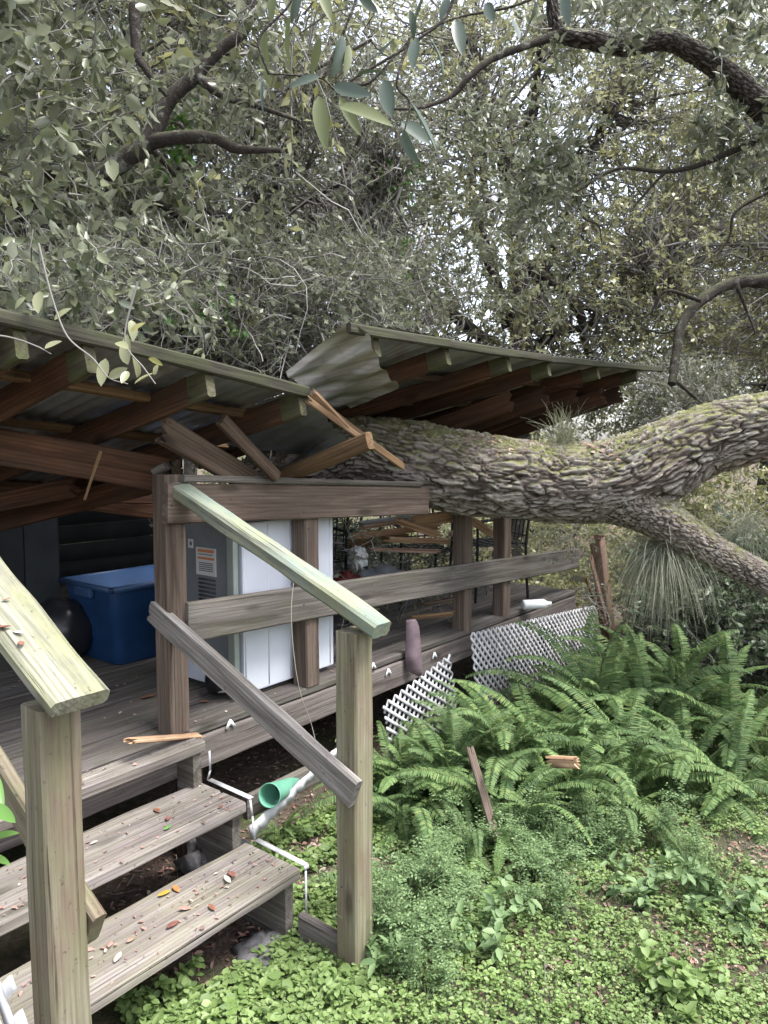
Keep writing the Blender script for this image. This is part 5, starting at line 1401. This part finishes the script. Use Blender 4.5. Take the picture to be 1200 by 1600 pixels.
strands(g, curves(r, b, r.normal(0, .4, b.shape) + np.array([0, 0, 1.2]), r.uniform(.12, .26, 90), 6, .08, .10), np.linspace(.002, .0005, 6)[None, :])
o = link('grass_clump', g.mesh('grass_clump', M['weed'])); tag(o, 'small clump of thin grass on the right lawn below the ferns', 'grass clump')

# ================================================================== ground cover and litter
r = np.random.default_rng(89); C = []
while len(C) < 1500:
    y = r.uniform(6.2, 16); x = r.uniform(-.5 * y - 1, .65 * y + 1); u_, v_, _ = UVZ(Vector((x, y, 0)))
    if v_ < 0 and v_ > -4.2 and u_ < 4.3: continue
    C.append((x, y, r.uniform(.05, .55)))
C = np.array(C); gl, gt = Geo(), Geo()
foliage(r, C, r.normal(0, .4, C.shape) + np.array([0, 0, 1.]), 4, .35, 10, .06, .28, gl, gt, False, trad=.003, side=0)
o = link('undergrowth', gl.mesh('undergrowth', M['leaf_far'])); kind(o, 'stuff')

r = np.random.default_rng(91)
def field(n, x0, x1, y0, y1):
    u_ = r.uniform(0, 1, n); y_ = y0 + (y1 - y0) * u_ ** 1.2; x_ = r.uniform(x0, x1, n)
    return np.stack([x_, y_], 1)
def groundpts(n, thr, sc=1.5, off=0, under=False):
    out = []
    while len(out) < n:
        y = 1.5 + 5.0 * r.uniform() ** 1.3; x = r.uniform(-1.1, .62 * y + .4)
        p = Vector((x, y, 0)); u_, v_, _ = UVZ(p)
        if not under and v_ < -.05: continue
        if u_ < .05 and v_ < .5 and not under: continue
        if noise.noise(Vector((x * sc + off, y * sc, 0))) + .35 * noise.noise(Vector((x * sc * 4, y * sc * 4, off))) < thr: continue
        out.append((x, y, gz(x, y)))
    return np.array(out)
g = Geo(); C = groundpts(29000, -.42)
k_ = 5; b = np.repeat(C, k_, 0); hgt = np.repeat(r.uniform(.012, .055, len(C)), k_)
az = r.uniform(0, 6.28, len(b)); A = np.stack([np.cos(az), np.sin(az), r.uniform(-.1, .35, len(b))], 1); Lc = np.repeat(np.where(r.random(len(C)) < .12, 1.7, 1.0) * r.uniform(.007, .017, len(C)) * np.where(C[:, 0] < .0, 1.7, 1.0), k_) * r.uniform(.7, 1.2, len(b))
b2 = b + np.stack([np.zeros(len(b)), np.zeros(len(b)), hgt], 1) + A * .006
leaves6(g, b2, A, r.normal(0, .4, A.shape) + np.array([0, 0, 1.]), Lc, Lc * .38, .12, .15)
st = np.stack([C, C + np.stack([np.zeros(len(C)), np.zeros(len(C)), hgt[::k_]], 1)], 1); strands(g, st, .0012)
o = link('ground_cover', g.mesh('ground_cover', M['cover'])); kind(o, 'stuff')
g = Geo(); C = groundpts(15000, -.45, 1.9, 5); az = r.uniform(0, 6.28, len(C)); A = np.stack([np.cos(az), np.sin(az), r.uniform(.4, 1.6, len(C))], 1)
strands(g, curves(r, C, A, r.uniform(.04, .11, len(C)), 4, .15, .12), np.linspace(.0013, .0004, 4)[None, :])
o = link('grass', g.mesh('grass', M['weed'])); kind(o, 'stuff')
g = Geo(); C = np.vstack([groundpts(11000, -.5, 1.2, 9, True), groundpts(6000, -.6, 1.2, 9)]); az = r.uniform(0, 6.28, len(C)); A = np.stack([np.cos(az), np.sin(az), r.uniform(-.1, .25, len(C))], 1); Lc = r.uniform(.010, .040, len(C))
leaves6(g, C + np.array([0, 0, .008]), A, r.normal(0, .35, A.shape) + np.array([0, 0, 1.]), Lc, Lc * r.uniform(.12, .26, len(C)), .4, .2)
o = link('leaf_litter', g.mesh('leaf_litter', M['litter'])); kind(o, 'stuff')
g = Geo(); C = groundpts(500, -.6, 1.2, 3, True); strands(g, curves(r, C + np.array([0, 0, .01]), r.normal(0, 1, C.shape) * np.array([1, 1, .08]), r.uniform(.05, .22, len(C)), 5, .2, 0), .0016)
o = link('fallen_twigs', g.mesh('fallen_twigs', M['twig'])); kind(o, 'stuff')
# scraps lodged on the trunk and roof
g = Geo(); n = 300; C = []
for _ in range(n):
    px = r.uniform(600, 1000); d = 4.6 - (px - 600) * .0004; i_ = np.interp(px, [t_[0] for t_ in TR], [t_[1] for t_ in TR]); rad_ = np.interp(px, [t_[0] for t_ in TR], [t_[3] for t_ in TR])
    dd = np.interp(px, [t_[0] for t_ in TR], [t_[2] for t_ in TR]); a_ = r.uniform(-.2, 1.0)
    c_ = P_d(px, i_, dd); C.append((c_.x, c_.y - rad_ * math.sin(a_) * .98, c_.z + rad_ * math.cos(a_) * .98))
C = np.array(C); A = r.normal(0, 1, C.shape) * np.array([1, .4, .3]); Lc = r.uniform(.015, .04, n)
leaves6(g, C, A, np.tile(np.array([0, -.6, .8]), (n, 1)), Lc, Lc * .22, .3, .2)
o = link('leaf_scraps', g.mesh('leaf_scraps', M['litter'])); kind(o, 'stuff')

# fine leaf bits and dirt lying on the treads, the deck and the rails
r = np.random.default_rng(97); g = Geo(); C = []
for n_, (u0_, u1_, v0_, v1_, z_) in ((230, (-1.55, -.02, .27, .53, .252)), (170, (-1.55, -.02, -.02, .24, .419)), (60, (-1.55, -.02, -.11, -.01, .608)), (420, (-2.2, 3.9, -1.6, -.15, ZD + .002))):
    for _ in range(n_):
        p = W(r.uniform(u0_, u1_), v0_ + (v1_ - v0_) * r.uniform() ** 1.0, z_ + .003); C.append(tuple(p))
C = np.array(C); az = r.uniform(0, 6.28, len(C)); A = np.stack([np.cos(az), np.sin(az), r.uniform(-.05, .15, len(C))], 1); Lc = r.uniform(.004, .022, len(C))
leaves6(g, C, A, r.normal(0, .3, A.shape) + np.array([0, 0, 1.]), Lc, Lc * r.uniform(.12, .35, len(C)), .4, .2)
o = link('leaf_litter', g.mesh('leaf_litter', M['litter'])); kind(o, 'stuff')
# heap of torn twigs and branches on the far deck
r = np.random.default_rng(98)
hp = thing('branch_heap', 'heap of torn leafy branches on the deck among the chairs behind the middle rail', 'branches', W(2.2, -1.2, ZD))
C = np.array([tuple(W(r.uniform(1.35, 3.6), r.uniform(-2.4, -.5), ZD + r.uniform(.05, .75) * r.uniform(.3, 1))) for _ in range(130)])
crown_obj(hp, C, r.normal(0, 1, C.shape), r, 5, .34, 6, .045, .24, M['leaf_mid'], wob=.4, trad=.0045, side=2)

def nails(pts, n, parent):
    for p in pts:
        g = Geo(); lathe(g, p, n, [(-.002, .0), (-.002, .0036), (.0012, .0036), (.002, .002), (.002, 0)], 8); link('nail', g.mesh('nail', M['black'], True), parent)
nails([W(u_, v_, z_ + .001) for u_ in (-.035, -.05) for v_, z_ in ((.32, .25), (.48, .25), (.04, .417), (.19, .417))], Z, steps)
nails([W(uC - .087, vC + dv, z_) for dv, z_ in ((-.02, .36), (.015, .33))] , -R, hr)
nails([P_v(px, py, VF + .019) for px, py in ((475, 800), (482, 826), (475, 945), (482, 975), (722, 885), (728, 915), (268, 790), (272, 815), (783, 878), (786, 900))], D, rail)
